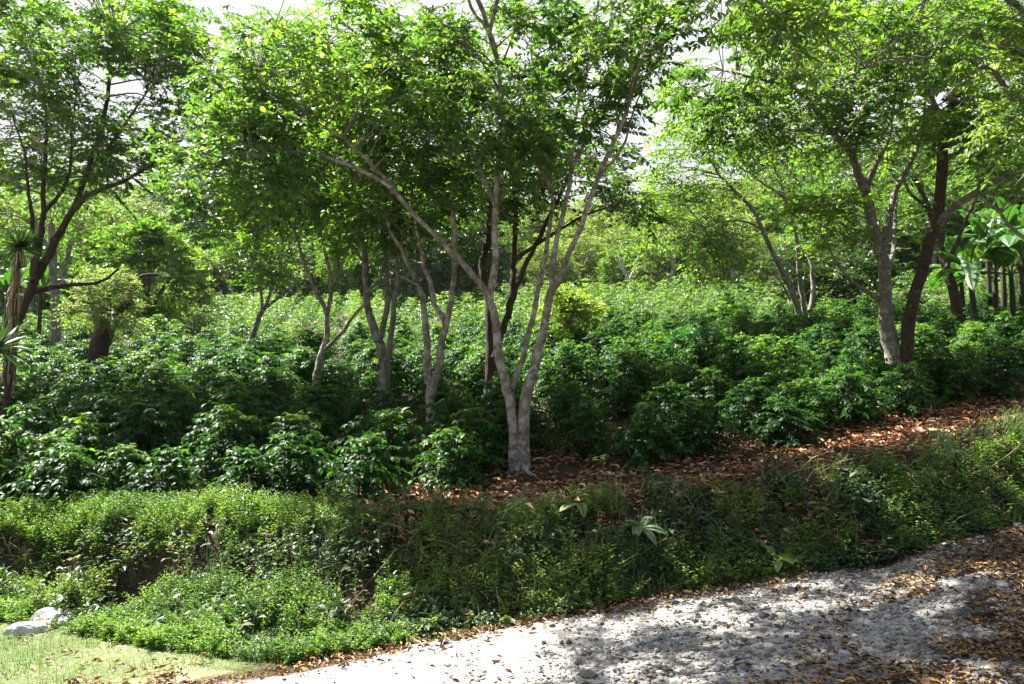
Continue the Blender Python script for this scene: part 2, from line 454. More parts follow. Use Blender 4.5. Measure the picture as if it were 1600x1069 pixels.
def road_z(x, y):
    return (zroad(x, y) + .03 + .05 * (fbm(x * 1.1, y * 1.1, 31) - .5) + .035 * (fbm(x * 5, y * 5, 33) - .5)
            + .12 * np.exp(-((x - 3.3) ** 2 / 2.2 + (y - 5.6) ** 2 / .5)) - .06 * np.exp(-((x - 2.2 - .5 * (y - 5)) ** 2) / .1))


RXX, RV = np.meshgrid(rx, rv)
edge_wob = .22 * (fbm(RXX * 1.4, RXX * 0 + 3, 41) - .5) + .1 * (fbm(RXX * 6, RXX * 0 + 8, 43) - .5)
RYY = Ey(RXX) + .13 + edge_wob - RV
RZ = road_z(RXX, RYY) - .05 * np.clip(1 - RV / .25, 0, 1)
n1_, n2_ = len(rx), len(rv)
i = np.arange(n2_ - 1)[:, None] * n1_; j = np.arange(n1_ - 1)[None]
a_, b_, c_, d_ = i + j, i + j + 1, i + n1_ + j + 1, i + n1_ + j
T = np.concatenate([np.stack([a_, c_, b_], -1).reshape(-1, 3), np.stack([a_, d_, c_], -1).reshape(-1, 3)])
RD = np.clip(1.1 * np.clip((RXX - 1.1 - .9 * (RYY - 4.25)) / .9, 0, 1) * (.35 + 1.1 * (fbm(RXX * 1.6, RYY * 1.6, 61) - .3)) + .8 * np.exp(-(RV / .2) ** 2) + .25 * (fbm(RXX * .9, RYY * .9, 62) - .35), 0, 1)
g.add(np.stack([RXX, RYY, RZ], -1).reshape(-1, 3), T, 0, RD.ravel())
tag(g.obj('road', [M_ROAD], smooth=True), kind='structure')

# gravel
rng = np.random.default_rng(11)
t_ = (1 + 5 ** .5) / 2
ICO = nrm(np.array([[-1, t_, 0], [1, t_, 0], [-1, -t_, 0], [1, -t_, 0], [0, -1, t_], [0, 1, t_], [0, -1, -t_], [0, 1, -t_], [t_, 0, -1], [t_, 0, 1], [-t_, 0, -1], [-t_, 0, 1]], float))
ICF = np.array([[0, 11, 5], [0, 5, 1], [0, 1, 7], [0, 7, 10], [0, 10, 11], [1, 5, 9], [5, 11, 4], [11, 10, 2], [10, 7, 6], [7, 1, 8], [3, 9, 4], [3, 4, 2], [3, 2, 6], [3, 6, 8], [3, 8, 9], [4, 9, 5], [2, 4, 11], [6, 2, 10], [8, 6, 7], [9, 8, 1]])


def stones(g, pos, size, rng, mat=0):
    n = len(pos)
    V = ICO[None] * (1 + rng.normal(0, .17, (n, 12, 1)))
    V = V * (size[:, None] * rng.uniform([.7, .6, .4], [1.35, 1.1, .8], (n, 3)))[:, None, :]
    a = rng.uniform(0, 2 * PI, n); c, s = np.cos(a)[:, None], np.sin(a)[:, None]
    V = np.stack([V[..., 0] * c - V[..., 1] * s, V[..., 0] * s + V[..., 1] * c, V[..., 2]], -1) + pos[:, None]
    g.add(V.reshape(-1, 3), (ICF[None] + (np.arange(n) * 12)[:, None, None]).reshape(-1, 3), mat, np.repeat(rng.beta(1.2, 1.3, n), 12))


def road_pts(n, rng, x0=-4, x1=8, d0=0, d1=4):
    x = rng.uniform(x0, x1, n); d = rng.uniform(d0, d1, n); y = Ey(x) - d
    return x, y


g = G()
x, y = road_pts(110000, rng)
k = (fbm(x * 1.2, y * 1.2, 51) + .34 * np.clip((x - .1) / 2.2, -.8, 1) + rng.uniform(-.25, .25, len(x)) > .52) & (y > 2.2)
x, y = x[k], y[k]
sz = rng.gamma(1.6, .0048, len(x)).clip(.004, .05)
stones(g, np.stack([x, y, road_z(x, y) + sz * .15], -1), sz, rng)
print('stones', len(x))
tag(g.obj('gravel', [M_STONE]), 'loose grey crushed stone on the sloping track', 'gravel', kind='stuff')


# ------------------------------------------------------------------ leaf litter
def litter(name, x, y, zf, L0, L1, mat, label, rng, lift=.02):
    g = G(); n = len(x); B = np.stack([x, y, zf(x, y) + rng.uniform(.004, lift, n)], -1)
    a = rng.uniform(0, 2 * PI, n)
    D = np.stack([np.cos(a), np.sin(a), rng.normal(.05, .22, n)], -1)
    N = nrm(UP + rng.normal(0, .35, (n, 3)))
    L = rng.uniform(L0, L1, n)
    leaves(g, B, D, N, L, L * rng.uniform(.22, .5, n), (DRY_T, DRY_F), 0, rng.beta(1.6, 1.8, n))
    return tag(g.obj(name, [mat], smooth=True), label, 'fallen leaves', kind='stuff')


rng = np.random.default_rng(12)
x, y = road_pts(85000, rng, -3, 9, .0, 4.3)
mask = np.clip((x - 1.0 - .85 * (y - 4.25)) / .9, 0.0, 1) * 1.35 + .07
edge = np.exp(-((Ey(x) - y) / .22) ** 2) * (x < 2.5)
k = rng.uniform(0, 1, len(x)) < np.clip(mask * (fbm(x * 1.6, y * 1.6, 61) > .42) * .62 + edge * .45 * (fbm(x * 2, y * 2, 66) > .38) + .012, 0, 1)
litter('road_leaf_litter', x[k], y[k], road_z, .018, .066, M_DRY_Y, 'yellow and brown fallen leaves strewn over the gravel track', rng, .03)
n = 26000
x = rng.uniform(-9, 12, n); y = Cy(x) + rng.uniform(-.6, 4.2, n)
k = (rng.uniform(0, 1, n) < np.clip(.35 + .5 * (fbm(x * 1.2, y * 1.2, 71)) + .25 * (x > -1.2), 0, 1)) & ((x > -1.6) | (rng.uniform(0, 1, n) < .45))
litter('slope_leaf_litter', x[k], y[k], H, .05, .13, M_DRY, 'russet fallen leaves covering the bare soil above the bank', rng, .05)
x = rng.uniform(-4.5, 1.5, 4000); y = Ey(x) + rng.uniform(-.1, .45, 4000)
k = (fbm(x * 2.2, y * 2.2, 75) > .50) & (rng.uniform(0, 1, 4000) < .75)
def straws(name, x, y, zf, label, rng):
    g = G(); n = len(x); a = rng.uniform(0, 2 * PI, n); l = rng.uniform(.03, .13, n)
    A = np.stack([x, y, zf(x, y) + rng.uniform(.004, .02, n)], -1)
    d = np.stack([np.cos(a), np.sin(a), rng.normal(0, .08, n)], -1)
    C = A + d * l[:, None]; C[:, 2] = zf(C[:, 0], C[:, 1]) + rng.uniform(.004, .03, n)
    Bm = (A + C) / 2 + rng.normal(0, .08, (n, 3)) * l[:, None] * np.array([1, 1, .4]) + UP * .006
    twigs(g, A, Bm, C, .0022, .001, 0, np.repeat(rng.beta(1.5, 2, n), 9))
    return tag(g.obj(name, [M_DRY_Y]), label, 'twig litter', kind='stuff')


xs_, ys_ = road_pts(16000, rng, -2, 8, .0, 4.2)
kk = rng.uniform(0, 1, len(xs_)) < np.clip((np.clip((xs_ - 1.1 - .9 * (ys_ - 4.25)) / .9, 0, 1) * .6 * (fbm(xs_ * 1.6, ys_ * 1.6, 61) > .40) + .03 + .4 * np.exp(-((Ey(xs_) - ys_) / .2) ** 2)), 0, 1)
straws('road_straw_litter', xs_[kk], ys_[kk], road_z, 'brown straw and twig litter caught among the gravel', rng)
xb, yb, tb = rng.uniform(-6, 10, 5200), 0, rng.uniform(-.1, 1, 5200)
yb = Fy(xb) + tb * (Cy(xb) - Fy(xb)); kb = (fbm(xb * 1.5, yb * 1.5, 79) > .52) & ((xb > -1.5) | (rng.uniform(0, 1, 5200) < .25))
litter('bank_leaf_litter', xb[kb], yb[kb], lambda a, b: H(a, b) + .025, .03, .09, M_DRY, 'scattered russet fallen leaves caught on the bank plants', rng, .07)
litter('verge_leaf_litter', x[k], y[k], H, .018, .055, M_DRY, 'brown dead leaves lying along the grassy verge', rng, .035)

# ------------------------------------------------------------------ bank growth
rng = np.random.default_rng(21)


def bank_pts(n, rng, x0, x1, t0, t1):
    x = rng.uniform(x0, x1, n); t = rng.uniform(t0, t1, n)
    f, c = Fy(x), Cy(x)
    return x, f + t * (c - f), t


g = G()
x, y, t = bank_pts(360000, rng, -9, 11, -.2, 1.22)
cov = fbm(x * 2.3, y * 3.2, 81, 4)
k = (cov > .43 + (.22 * np.clip((t - .7) / .2, 0, 1) + .10 * (t > .95)) * (x > -1.5) - .05 * (x < -.3) + .25 * np.clip(t - 1.0, 0, 1) * (x > -1.5)) & (rng.uniform(0, 1, len(x)) < np.where(x < -1.3, .42, .72))
for dx, dy, r, a in DENTS[:2]:
    k &= ((x - dx) ** 2 + (y - dy) ** 2) > (r * .75) ** 2 * rng.uniform(.3, 1.5, len(x))
x, y, t, cov = x[k], y[k], t[k], cov[k]
n = len(x); print('creeper', n)
Nn = Hn(x, y)
B = np.stack([x, y, H(x, y)], -1) + Nn * (rng.uniform(0, 1, n) ** 1.5 * (.02 + .42 * np.clip(cov - .42, 0, .35)))[:, None]
a = rng.uniform(0, 2 * PI, n)
D = np.stack([np.cos(a), np.sin(a) - .5, rng.normal(-.25, .4, n)], -1)
L = rng.gamma(5, .0075, n).clip(.015, .085) * (.6 + 1.3 * np.clip(fbm(x * 1.9, y * 1.9, 88) - .2, 0, .7))
pv = np.clip(.42 + 1.3 * (fbm(x * 1.3, y * 1.3, 87) - .5) + rng.normal(0, .16, n), 0, .97)
leaves(g, B, D, nrm(Nn + UP * .6 + rng.normal(0, .45, (n, 3))), L, L * rng.uniform(.4, .75, n), (LO_T, LO_F), 0, pv)
tag(g.obj('bank_creeper', [M_CREEP]), 'low small-leaved creeper matting the earth bank', 'ground cover', kind='stuff')


def weed_plants(g, x, y, zf, h, nl, rng, L, tpl=(LO_T, LO_F), lean=.25, mat=0, smat=1, varb=None):
    n = len(x); base = np.stack([x, y, zf(x, y) - .01], -1)
    ln = rng.normal(0, lean, (n, 2)); ln[:, 1] -= lean * .5
    top = base + np.stack([ln[:, 0] * h, ln[:, 1] * h, h], -1)
    mid = (base + top) / 2 + np.stack([-ln[:, 0] * h * .15, -ln[:, 1] * h * .15, h * .05], -1)
    twigs(g, base, mid, top, .003, .0015, smat)
    tt = np.linspace(.18, 1.0, nl)[None, :] + rng.uniform(-.04, .04, (n, nl))
    Pp = base[:, None] * (1 - tt)[..., None] ** 2 + 2 * mid[:, None] * (tt * (1 - tt))[..., None] + top[:, None] * tt[..., None] ** 2
    a = np.arange(nl)[None] * 2.4 + rng.uniform(0, 6.28, (n, 1)) + rng.normal(0, .3, (n, nl))
    D = np.stack([np.cos(a), np.sin(a), .55 * tt + rng.normal(.0, .25, (n, nl))], -1)
    LL = (L if np.ndim(L) == 0 else L[:, None]) * (1.15 - .55 * tt) * rng.uniform(.7, 1.25, (n, nl))
    Pp = Pp + nrm(D) * (rng.uniform(0, .5, (n, nl)) * h[:, None] * .35 * (1 - tt * .7))[..., None]
    vb = rng.uniform(.2, .8, n) if varb is None else varb
    v = np.clip(vb[:, None] + rng.normal(0, .14, (n, nl)) + .15 * (tt - .5), 0, .98)
    leaves(g, Pp.reshape(-1, 3), D.reshape(-1, 3), nrm(UP + rng.normal(0, .35, (n * nl, 3))), LL.ravel(), LL.ravel() * rng.uniform(.32, .5, n * nl), tpl, mat, v.ravel())


g = G()
x, y, t = bank_pts(26000, rng, -9, 1.0, -.35, 1.1)
dens = np.clip(1.15 - .85 * np.clip((x + 1.2) / 1.2, 0, 1), 0, 1) * (fbm(x * 1.6, y * 1.8, 91) > .36) * (1 - .6 * ((t > .9) & (x > -2)))
low = (t < .36) | (t > .62) | (rng.uniform(0, 1, len(x)) < .10 + .4 * (fbm(x * 1.1, y * 0 + 2, 92) > .55))
k = (rng.uniform(0, 1, len(x)) < dens) & low & (y > Ey(x) + .12)
for dx, dy, r, a in DENTS[:1]:
    k &= ((x - dx) ** 2 + (y - dy) ** 2) > (r * 1.1) ** 2
rk = hit(72, 980)
k &= ((x - rk[0]) ** 2 / .16 + (y - rk[1]) ** 2 / .16) > 1
x, y, t = x[k][:9500], y[k][:9500], t[k][:9500]
h = rng.uniform(.06, .24, len(x)) * (.8 + 1.5 * (fbm(x * 1.1, y * 1.1, 93) - .4)) * np.where(t < .1, .75, 1)
vb = np.clip(.45 + 1.0 * (fbm(x * .8, y * .8, 95) - .5) + rng.normal(0, .1, len(x)), .05, .9)
weed_plants(g, x, y, H, h, 22, rng, .045, varb=vb)
print('weeds', len(x))
tag(g.obj('weed_growth', [M_WEED, M_STEM]), 'bright feathery weeds thick over the left end of the bank', 'weeds', kind='stuff')

g = G()
x, y, t = bank_pts(5200, rng, .2, 9.5, -.06, 1.1)
k = ((t < .28) & (fbm(x * 1.8, y * 1.8, 97) > .38)) | ((t > .3) & (t < .66) & (fbm(x * 1.5, y * 2, 98) > .56)) | ((x > 3.0) & (t > .4) & (t < .68) & (rng.uniform(0, 1, len(x)) < .35))
x, y, t = x[k], y[k], t[k]
h = rng.uniform(.08, .26, len(x))
weed_plants(g, x, y, H, h, 11, rng, rng.uniform(.04, .075, len(x)), (HI_T, HI_F), .35)
print('bank weeds', len(x))
tag(g.obj('bank_weeds', [M_WEED, M_STEM]), 'leafy seedlings rooted along the shaded foot and face of the bank', 'weeds', kind='stuff')

g = G()
x, y, t = bank_pts(420, rng, -8.5, .5, -.1, .98)
k = fbm(x * 1.7, y * 1.7, 111) > .5; x, y = x[k], y[k]
weed_plants(g, x, y, H, rng.uniform(.16, .38, len(x)), 9, rng, rng.uniform(.07, .13, len(x)), (HI_T, HI_F), .35)
tag(g.obj('broad_weeds', [M_CREEP, M_STEM]), 'taller broad leaved weeds sticking out of the left bank growth', 'weeds', kind='stuff')
g = G()
x, y, t = bank_pts(900, rng, -8.5, 9.5, -.05, 1.0); n = len(x)
A_ = np.stack([x, y, H(x, y)], -1); hh = rng.uniform(.12, .42, n); dl = rng.normal(0, .6, (n, 2))
C_ = A_ + np.stack([dl[:, 0] * hh, dl[:, 1] * hh - .2 * hh, hh * rng.uniform(.3, 1, n)], -1)
twigs(g, A_, (A_ + C_) / 2 + np.stack([rng.normal(0, .03, n), rng.normal(0, .03, n), hh * .12], -1), C_, .003, .0012, 0, np.repeat(rng.beta(2, 2, n), 9))
tag(g.obj('dead_stems', [M_DRYSKIRT]), 'dry straw coloured dead stems poking out of the bank growth', 'dead stems', kind='stuff')
xl, yl = rng.uniform(-6, -.8, 5000), rng.uniform(3.6, 8, 5000)
kl = (yl > Ey(xl) - .1) & (yl < Fy(xl)) & (rng.uniform(0, 1, 5000) < .06 + .5 * (fbm(xl * 1.8, yl * 1.8, 108) > .60))
litter('lawn_leaf_litter', xl[kl], yl[kl], H, .025, .07, M_DRY, 'few brown leaves scattered on the pale grass', rng, .03)
g = G()
xw, yw = rng.uniform(-7, -.9, 9000), rng.uniform(3.8, 8.2, 9000)
kw = (yw > Ey(xw) + .05) & (yw < Fy(xw) - .1) & (rng.uniform(0, 1, 9000) < np.clip(.9 - 1.4 * (Fy(xw) - yw), .03, .8)) & (fbm(xw * 2, yw * 2, 109) > .42)
weed_plants(g, xw[kw], yw[kw], H, rng.uniform(.03, .10, kw.sum()), 12, rng, .03)
tag(g.obj('lawn_weeds', [M_WEED, M_STEM]), 'short weeds straggling from the bank into the pale grass', 'weeds', kind='stuff')
g = G()   # long grass hanging in tufts on the bank
x, y, t = bank_pts(900, rng, -9, 10, -.05, 1.0)
k = fbm(x * 1.3, y * 1.7, 99) > .5; x, y = x[k], y[k]
m = 16; xx = np.repeat(x, m) + rng.normal(0, .04, len(x) * m); yy_ = np.repeat(y, m) + rng.normal(0, .03, len(x) * m); n = len(xx)
a = rng.uniform(0, 2 * PI, n); D = np.stack([np.cos(a) * .6, np.sin(a) * .6 - .35, rng.uniform(.5, 1.3, n)], -1)
L = np.repeat(rng.uniform(.08, .26, len(x)), m) * rng.uniform(.5, 1.1, n)
side = np.stack([-np.sin(a), np.cos(a), np.zeros(n)], -1)
GR_T = BL_T * np.array([1, 1, 1.0]) + np.array([[0, 0, 0], [0, 0, 0], [0, 0, .02], [0, 0, .02], [0, 0, -.2], [0, 0, -.2], [-.1, 0, -.42]])
leaves(g, np.stack([xx, yy_, H(xx, yy_) - .005], -1), D, np.cross(side, nrm(D)), L, .006, (GR_T, BL_F), 0, np.clip(np.repeat(rng.uniform(.0, .7, len(x)), m) + rng.normal(0, .12, n), 0, 1))
tag(g.obj('bank_grass', [M_GRASS]), 'arching tufts of long grass growing over the bank face', 'grass', kind='stuff')

# lawn
g = G()
n = 95000
x = rng.uniform(-8.5, -.2, n); y = rng.uniform(2.5, 9, n)
e_, f_ = Ey(x), Fy(x)
k = (y > e_ - .25 + .3 * fbm(x * 2, y * 2, 101)) & (y < f_ + .35) & (fbm(x * 1.5, y * 1.5, 103, 4) > .40) & ((x < -1.4) | (rng.uniform(0, 1, n) < .5))
x, y = x[k], y[k]; n = len(x); print('grass', n)
a = rng.uniform(0, 2 * PI, n)
D = np.stack([np.cos(a) * .55, np.sin(a) * .55, np.ones(n) * rng.uniform(.5, 1.3, n)], -1)
L = rng.uniform(.018, .065, n) * (.6 + 1.5 * np.clip(fbm(x * 4, y * 4, 104) - .35, 0, .6)) * (1 + .6 * np.clip((y - f_[k] + .5) / .6, 0, 1))
side = np.stack([-np.sin(a), np.cos(a), np.zeros(n)], -1)
leaves(g, np.stack([x, y, H(x, y) - .004], -1), D, np.cross(side, nrm(D)), L, .0045, (BL_T, BL_F), 0, np.clip(.55 + 1.1 * (fbm(x, y, 105) - .5) + rng.normal(0, .15, n), 0, 1))
tag(g.obj('grass', [M_GRASS]), 'short pale sunlit grass beside the track', 'grass', kind='stuff')


# ------------------------------------------------------------------ trees
def clump(g, c, R, rng, ntw, nl, L, tpl, lm, tm, out=None, droop=.3, wr=.42, varc=None, el=.12):
    s = c + rng.normal(0, .22 * R, (ntw, 3))
    a = rng.uniform(0, 2 * PI, ntw)
    d = np.stack([np.cos(a), np.sin(a), rng.normal(el, .38, ntw)], -1)
    if out is not None: d = d + out * .5
    d = nrm(d); ln = R * rng.uniform(.55, 1.15, ntw)
    t = np.linspace(.12, 1, nl)
    Pp = s[:, None] + d[:, None] * (ln[:, None] * t[None])[..., None] - UP * (droop * ln[:, None] * t[None] ** 2)[..., None]
    twigs(g, s, Pp[:, nl // 2], Pp[:, -1], .006, .003, tm)
    side = nrm(np.cross(d, UP)); sg = np.where(np.arange(nl) % 2 == 0, 1., -1.)
    D = (d[:, None] * .6 + side[:, None] * (sg[None] * rng.uniform(.5, 1.0, (ntw, nl)))[..., None]
         + np.stack([np.zeros((ntw, nl)), np.zeros((ntw, nl)), -rng.uniform(0, .75, (ntw, nl))], -1) + rng.normal(0, .18, (ntw, nl, 3)))
    D[:, -1] = d
    n = ntw * nl
    LL = L * rng.uniform(.65, 1.25, n) * rng.uniform(.8, 1.25)
    vc = rng.uniform(.15, .75) if varc is None else varc
    v = np.clip(vc + rng.normal(0, .17, n), 0, .985); v[rng.uniform(0, 1, n) < .0015] = 1
    leaves(g, Pp.reshape(-1, 3), D.reshape(-1, 3), nrm(UP + rng.normal(0, .42, (n, 3))), LL, LL * wr * rng.uniform(.8, 1.2, n), tpl, lm, v)


def build_crown(limb_pts, limb_rad, limb_ok, clumps, rng, leafmat, twigmat, L, tpl, ntw, nl, droop=.3, wr=.42):
    g = G()
    LP = np.concatenate(limb_pts); OK = np.concatenate(limb_ok); LR = np.concatenate(limb_rad)
    LP, LR = LP[OK], LR[OK]
    cen = np.mean([c for c, r in clumps], axis=0)
    for c, R in clumps:
        dd = np.linalg.norm(LP - c, axis=1) + .9 * np.maximum(0, LP[:, 2] - c[2] + .1)
        q = np.argmin(dd); Q = LP[q]; dist = np.linalg.norm(Q - c)
        if dist > .15:
            m = (Q + c) / 2 + np.array([rng.normal(0, .06), rng.normal(0, .06), .13]) * dist
            r0 = min(LR[q] * .6, .008 + .007 * dist)
            tube(g, catmull([Q, m, c], max(4, min(9, int(dist * 5)))), np.linspace(r0, .005, max(4, min(9, int(dist * 5)))), 5, 1)
        out = nrm(c - Q) if dist > .1 else None
        clump(g, c, R, rng, ntw, nl, L, tpl, 0, 1, out, droop, wr)
    return g


def sample_ellipses(ells, Y, rng, sc):
    out = []
    for (cx, cy, rx, ry, n, y0, y1) in ells:
        for _ in range(n):
            a = rng.uniform(0, 2 * PI); r = math.sqrt(rng.uniform(0, 1))
            Yc = Y + rng.uniform(y0, y1)
            out.append((P(cx + rx * r * math.cos(a), cy + ry * r * math.sin(a), Yc), rng.uniform(.75, 1.25) * sc))
    return out


TREE_BASES = []


def traced_tree(name, label, Y, limbs, ells, seed, bark, leafmat, L=.11, R=.55, ntw=12, nl=13, hi=False, group='shade trees in the coffee planting', droop=.3, base=None, wr=.42, cat='tree'):
    """limbs: (pixel trace, r0, r1, dy0, dy1, main)  first limb starts at the base"""
    rng = np.random.default_rng(seed)
    b = P(limbs[0][0][0][0], limbs[0][0][0][1], Y)
    b[2] = float(H(b[0], b[1]))
    root = thing(name, label, cat, b, group)
    TREE_BASES.append(b)
    gt = G(); LP, LRd, LK = [], [], []
    for li, (tr, r0, r1, dy0, dy1, main, *xb) in enumerate(limbs):
        k = len(tr)
        pts = [P(px, py, Y + dy0 + (dy1 - dy0) * i / max(1, k - 1)) for i, (px, py) in enumerate(tr)]
        if main == 'base':
            p0 = pts[0].copy(); p0[2] = min(p0[2], float(H(p0[0], p0[1]))) - .12
            pts[0] = p0 if abs(p0[2] - pts[0][2]) < .6 else pts[0]
            if pts[0][2] > float(H(pts[0][0], pts[0][1])): pts.insert(0, np.array([pts[0][0], pts[0][1], float(H(pts[0][0], pts[0][1])) - .12]))
        ln = sum(np.linalg.norm(np.subtract(pts[i + 1], pts[i])) for i in range(len(pts) - 1))
        m = max(6, int(ln / .16))
        c = catmull(pts, m)
        c[1:-1] += rng.normal(0, .008, (m - 2, 3))
        rad = np.linspace(r0, r1, m)
        if main == 'base':
            s = np.linspace(0, ln, m); rad = rad * (1 + .38 * np.exp(-s / .16))
        LP.append(c); LRd.append(rad); LK.append(np.linspace(0, 1, m) > (.45 if main == 'base' else .15))
        if xb:
            gb = G(); tube(gb, c, rad, 12, 0, .5, .05, rng)
            gb.obj('trunk' if main == 'base' else 'branch', [xb[0]], root, b, True)
        elif main == 'base' or main is True:
            tube(gt, c, rad, 16, 0, .5, .035, rng, flare=.4 if main == 'base' else 0)
        else:
            gb = G(); tube(gb, c, rad, 9, 0, .5, .045, rng)
            gb.obj('branch', [bark], root, b, True)
    for q in range(7 if limbs[0][1] > .055 and Y < 15 else 0):
        a_r = q * .9 + rng.uniform(-.3, .3); l_r = rng.uniform(.22, .5); r_r = limbs[0][1] * rng.uniform(.45, .7)
        rp = []
        for u_ in (0, .3, .65, 1):
            qx, qy = b[0] + (.07 if len(limbs[1]) > 5 and limbs[1][5] == 'base' else 0) + math.cos(a_r + .3 * u_) * l_r * u_, b[1] + math.sin(a_r + .3 * u_) * l_r * u_
            rp.append(np.array([qx, qy, float(H(qx, qy)) + (.17, .045, .008, -.03)[(0, .3, .65, 1).index(u_)]]))
        tube(gt, catmull(rp, 8), np.linspace(r_r, r_r * .3, 8), 8, 0, .5, .05, rng)
    gt.obj('trunk', [bark], root, b, True)
    cl = sample_ellipses(ells, Y, rng, R)
    gc = build_crown(LP, LRd, LK, cl, rng, leafmat, M_TWIG, L, (HI_T, HI_F) if hi else (LO_T, LO_F), ntw, nl, droop, wr)
    gc.obj('crown', [leafmat, M_TWIG], root, b, hi)
    return root


B_ = 'base'
# main forked tree
traced_tree('shade_tree', 'pale forked tree with twin fused stems standing at the bank top before the coffee', 9.8, [
    ([(804, 750), (804, 690), (799, 640), (785, 575), (772, 500), (764, 462)], .06, .052, 0, 0, B_),
    ([(819, 748), (818, 690), (820, 630), (834, 575), (846, 530), (855, 488), (861, 455)], .072, .05, .02, -.1, B_),
    ([(765, 468), (755, 450), (719, 407), (691, 378), (644, 331), (616, 295), (566, 268), (520, 250), (465, 236), (400, 245), (330, 272)], .043, .012, 0, -.9, 0),
    ([(622, 303), (600, 280), (573, 249), (534, 219), (480, 180), (440, 140), (405, 105)], .032, .008, -.4, -.6, 0),
    ([(764, 466), (771, 430), (774, 377), (775, 313), (780, 228), (782, 160), (779, 105), (765, 50), (738, 15), (715, -60)], .048, .018, 0, .5, True),
    ([(774, 320), (766, 300), (751, 265), (730, 215), (716, 160), (700, 90)], .042, .012, .2, 1.2, 0),
    ([(798, 610), (804, 590), (815, 563), (830, 508), (841, 450), (852, 400), (860, 345), (862, 300), (855, 240), (835, 160), (830, 80)], .043, .015, 0, .9, True),
    ([(860, 460), (862, 421), (870, 375), (878, 340), (892, 277), (894, 213), (906, 150), (918, 110), (930, 40)], .04, .015, -.1, .6, 0),
    ([(859, 462), (872, 438), (887, 400), (908, 352), (929, 292), (957, 228), (979, 174), (993, 128), (1004, 85), (1020, 10)], .042, .014, -.1, -.9, 0),
    ([(936, 276), (960, 246), (977, 222), (990, 170), (1010, 130)], .022, .008, -.4, -.6, 0),
    ([(779, 100), (740, -10), (640, -110), (520, -170), (420, -190), (300, -200)], .035, .012, .3, -1.9, 0),  # this limb and the next carry the added overhang above the frame
    ([(765, 50), (790, -60), (810, -150), (840, -210)], .03, .012, .3, -1.5, 0),
    ([(862, 300), (845, 262), (815, 235), (795, 210)], .03, .01, .4, 0, 0),
    ([(892, 270), (910, 232), (935, 180), (950, 120)], .03, .01, .2, .9, 0),
], [
    (760, 110, 240, 120, 50, -.8, 2.4), (880, 115, 130, 105, 26, -.9, 2), (620, 130, 130, 120, 20, -.3, 1.8), (500, -190, 240, 100, 38, -2.8, -.8), (800, -200, 150, 80, 14, -2.8, -.8),  # last two clumps: unseen overhang added to shade the track
    (380, 250, 105, 75, 28, -1.4, .6), (420, 120, 125, 85, 28, -1.2, 1), (560, 60, 130, 80, 16, -1.5, 1.5),
    (760, -120, 300, 120, 24, -1.5, 2.2), (985, 35, 80, 55, 11, -2.2, .2), (860, 250, 90, 60, 14, -.6, 1.4), (520, 300, 60, 40, 5, -1, .5),
    (700, 235, 90, 45, 8, 0, 1.5),], 1, M_BARK, M_TREE, .084, .45, 13, 13, True, wr=.5)

traced_tree('shade_tree', 'grey tree with a thick dark trunk right behind the twin stemmed tree', 14, [
    ([(768, 615), (768, 563), (766, 510), (763, 467), (754, 421), (763, 371), (768, 300), (770, 240)], .105, .04, 0, .6, B_),
    ([(772, 560), (783, 521), (794, 492), (804, 458), (820, 415), (842, 371), (868, 320), (890, 270)], .07, .028, 0, .4, 0),
    ([(794, 496), (800, 450), (804, 385), (806, 320), (800, 260)], .062, .03, 0, .8, 0),
    ([(806, 405), (840, 382), (880, 355), (930, 330), (990, 312)], .04, .015, .1, -.5, 0),
], [(770, 200, 120, 90, 26, -.5, 2.5), (880, 250, 100, 70, 20, -.2, 2.5), (720, 310, 70, 50, 10, -.8, 1.5), (970, 310, 60, 35, 9, -1, .5), (830, 320, 50, 40, 7, -.5, 1.5)],
    2, M_BARK_D, M_TREE_D, .11, .58, 11, 12, wr=.5)

traced_tree('shade_tree', 'slim pale tree splitting into a low V just left of the twin stemmed tree', 12, [
    ([(673, 650), (673, 618), (668, 585), (666, 528), (662, 474), (656, 447), (641, 421), (627, 386), (607, 352), (595, 300)], .066, .026, 0, .5, B_),
    ([(674, 618), (680, 592), (687, 570), (691, 528), (698, 503)], .055, .05, 0, -.1, True),
    ([(697, 508), (680, 474), (671, 440), (661, 410), (652, 360), (642, 290), (636, 230)], .045, .018, -.1, .4, 0),
    ([(698, 506), (705, 467), (710, 414), (709, 350), (708, 310), (712, 249), (712, 160), (705, 107), (680, 68), (637, 28)], .045, .014, -.1, -.5, 0),
    ([(656, 447), (640, 440), (622, 430), (604, 412)], .02, .008, .1, .6, 0),
], [(650, 260, 90, 70, 20, -1.2, 1.5), (600, 330, 60, 50, 10, -.8, 1.2), (690, 120, 90, 90, 18, -1, 1.5), (560, 200, 80, 70, 14, -1, 1.5), (650, 365, 50, 30, 5, .4, 1.5)],
    3, M_BARK, M_TREE, .1, .52, wr=.5)

traced_tree('shade_tree', 'grey tree rising from one trunk into three close upright stems', 13.2, [
    ([(601, 640), (600, 610), (600, 565), (590, 528), (579, 499), (572, 457), (570, 403), (559, 350), (552, 284), (540, 220)], .105, .025, 0, .4, B_),
    ([(592, 535), (600, 505), (605, 470), (605, 432), (602, 350), (600, 280), (610, 200)], .056, .022, 0, .7, True),
    ([(602, 570), (608, 550), (613, 510), (615, 475), (621, 439), (620, 385), (628, 320), (640, 250)], .058, .02, 0, -.3, True),
    ([(572, 457), (590, 440), (600, 415), (598, 380)], .03, .012, .1, .2, 0),
    ([(570, 410), (552, 390), (530, 350), (505, 310)], .03, .01, .2, .6, 0),
], [(560, 200, 110, 80, 24, -1.2, 1.6), (610, 290, 80, 60, 15, -1, 1.5), (500, 260, 70, 60, 12, -.8, 1.5), (560, 350, 60, 40, 8, 0, 1.5), (480, 110, 100, 70, 14, -1, 1.5)],
    4, M_BARK_G, M_TREE, .1, .54, wr=.5)

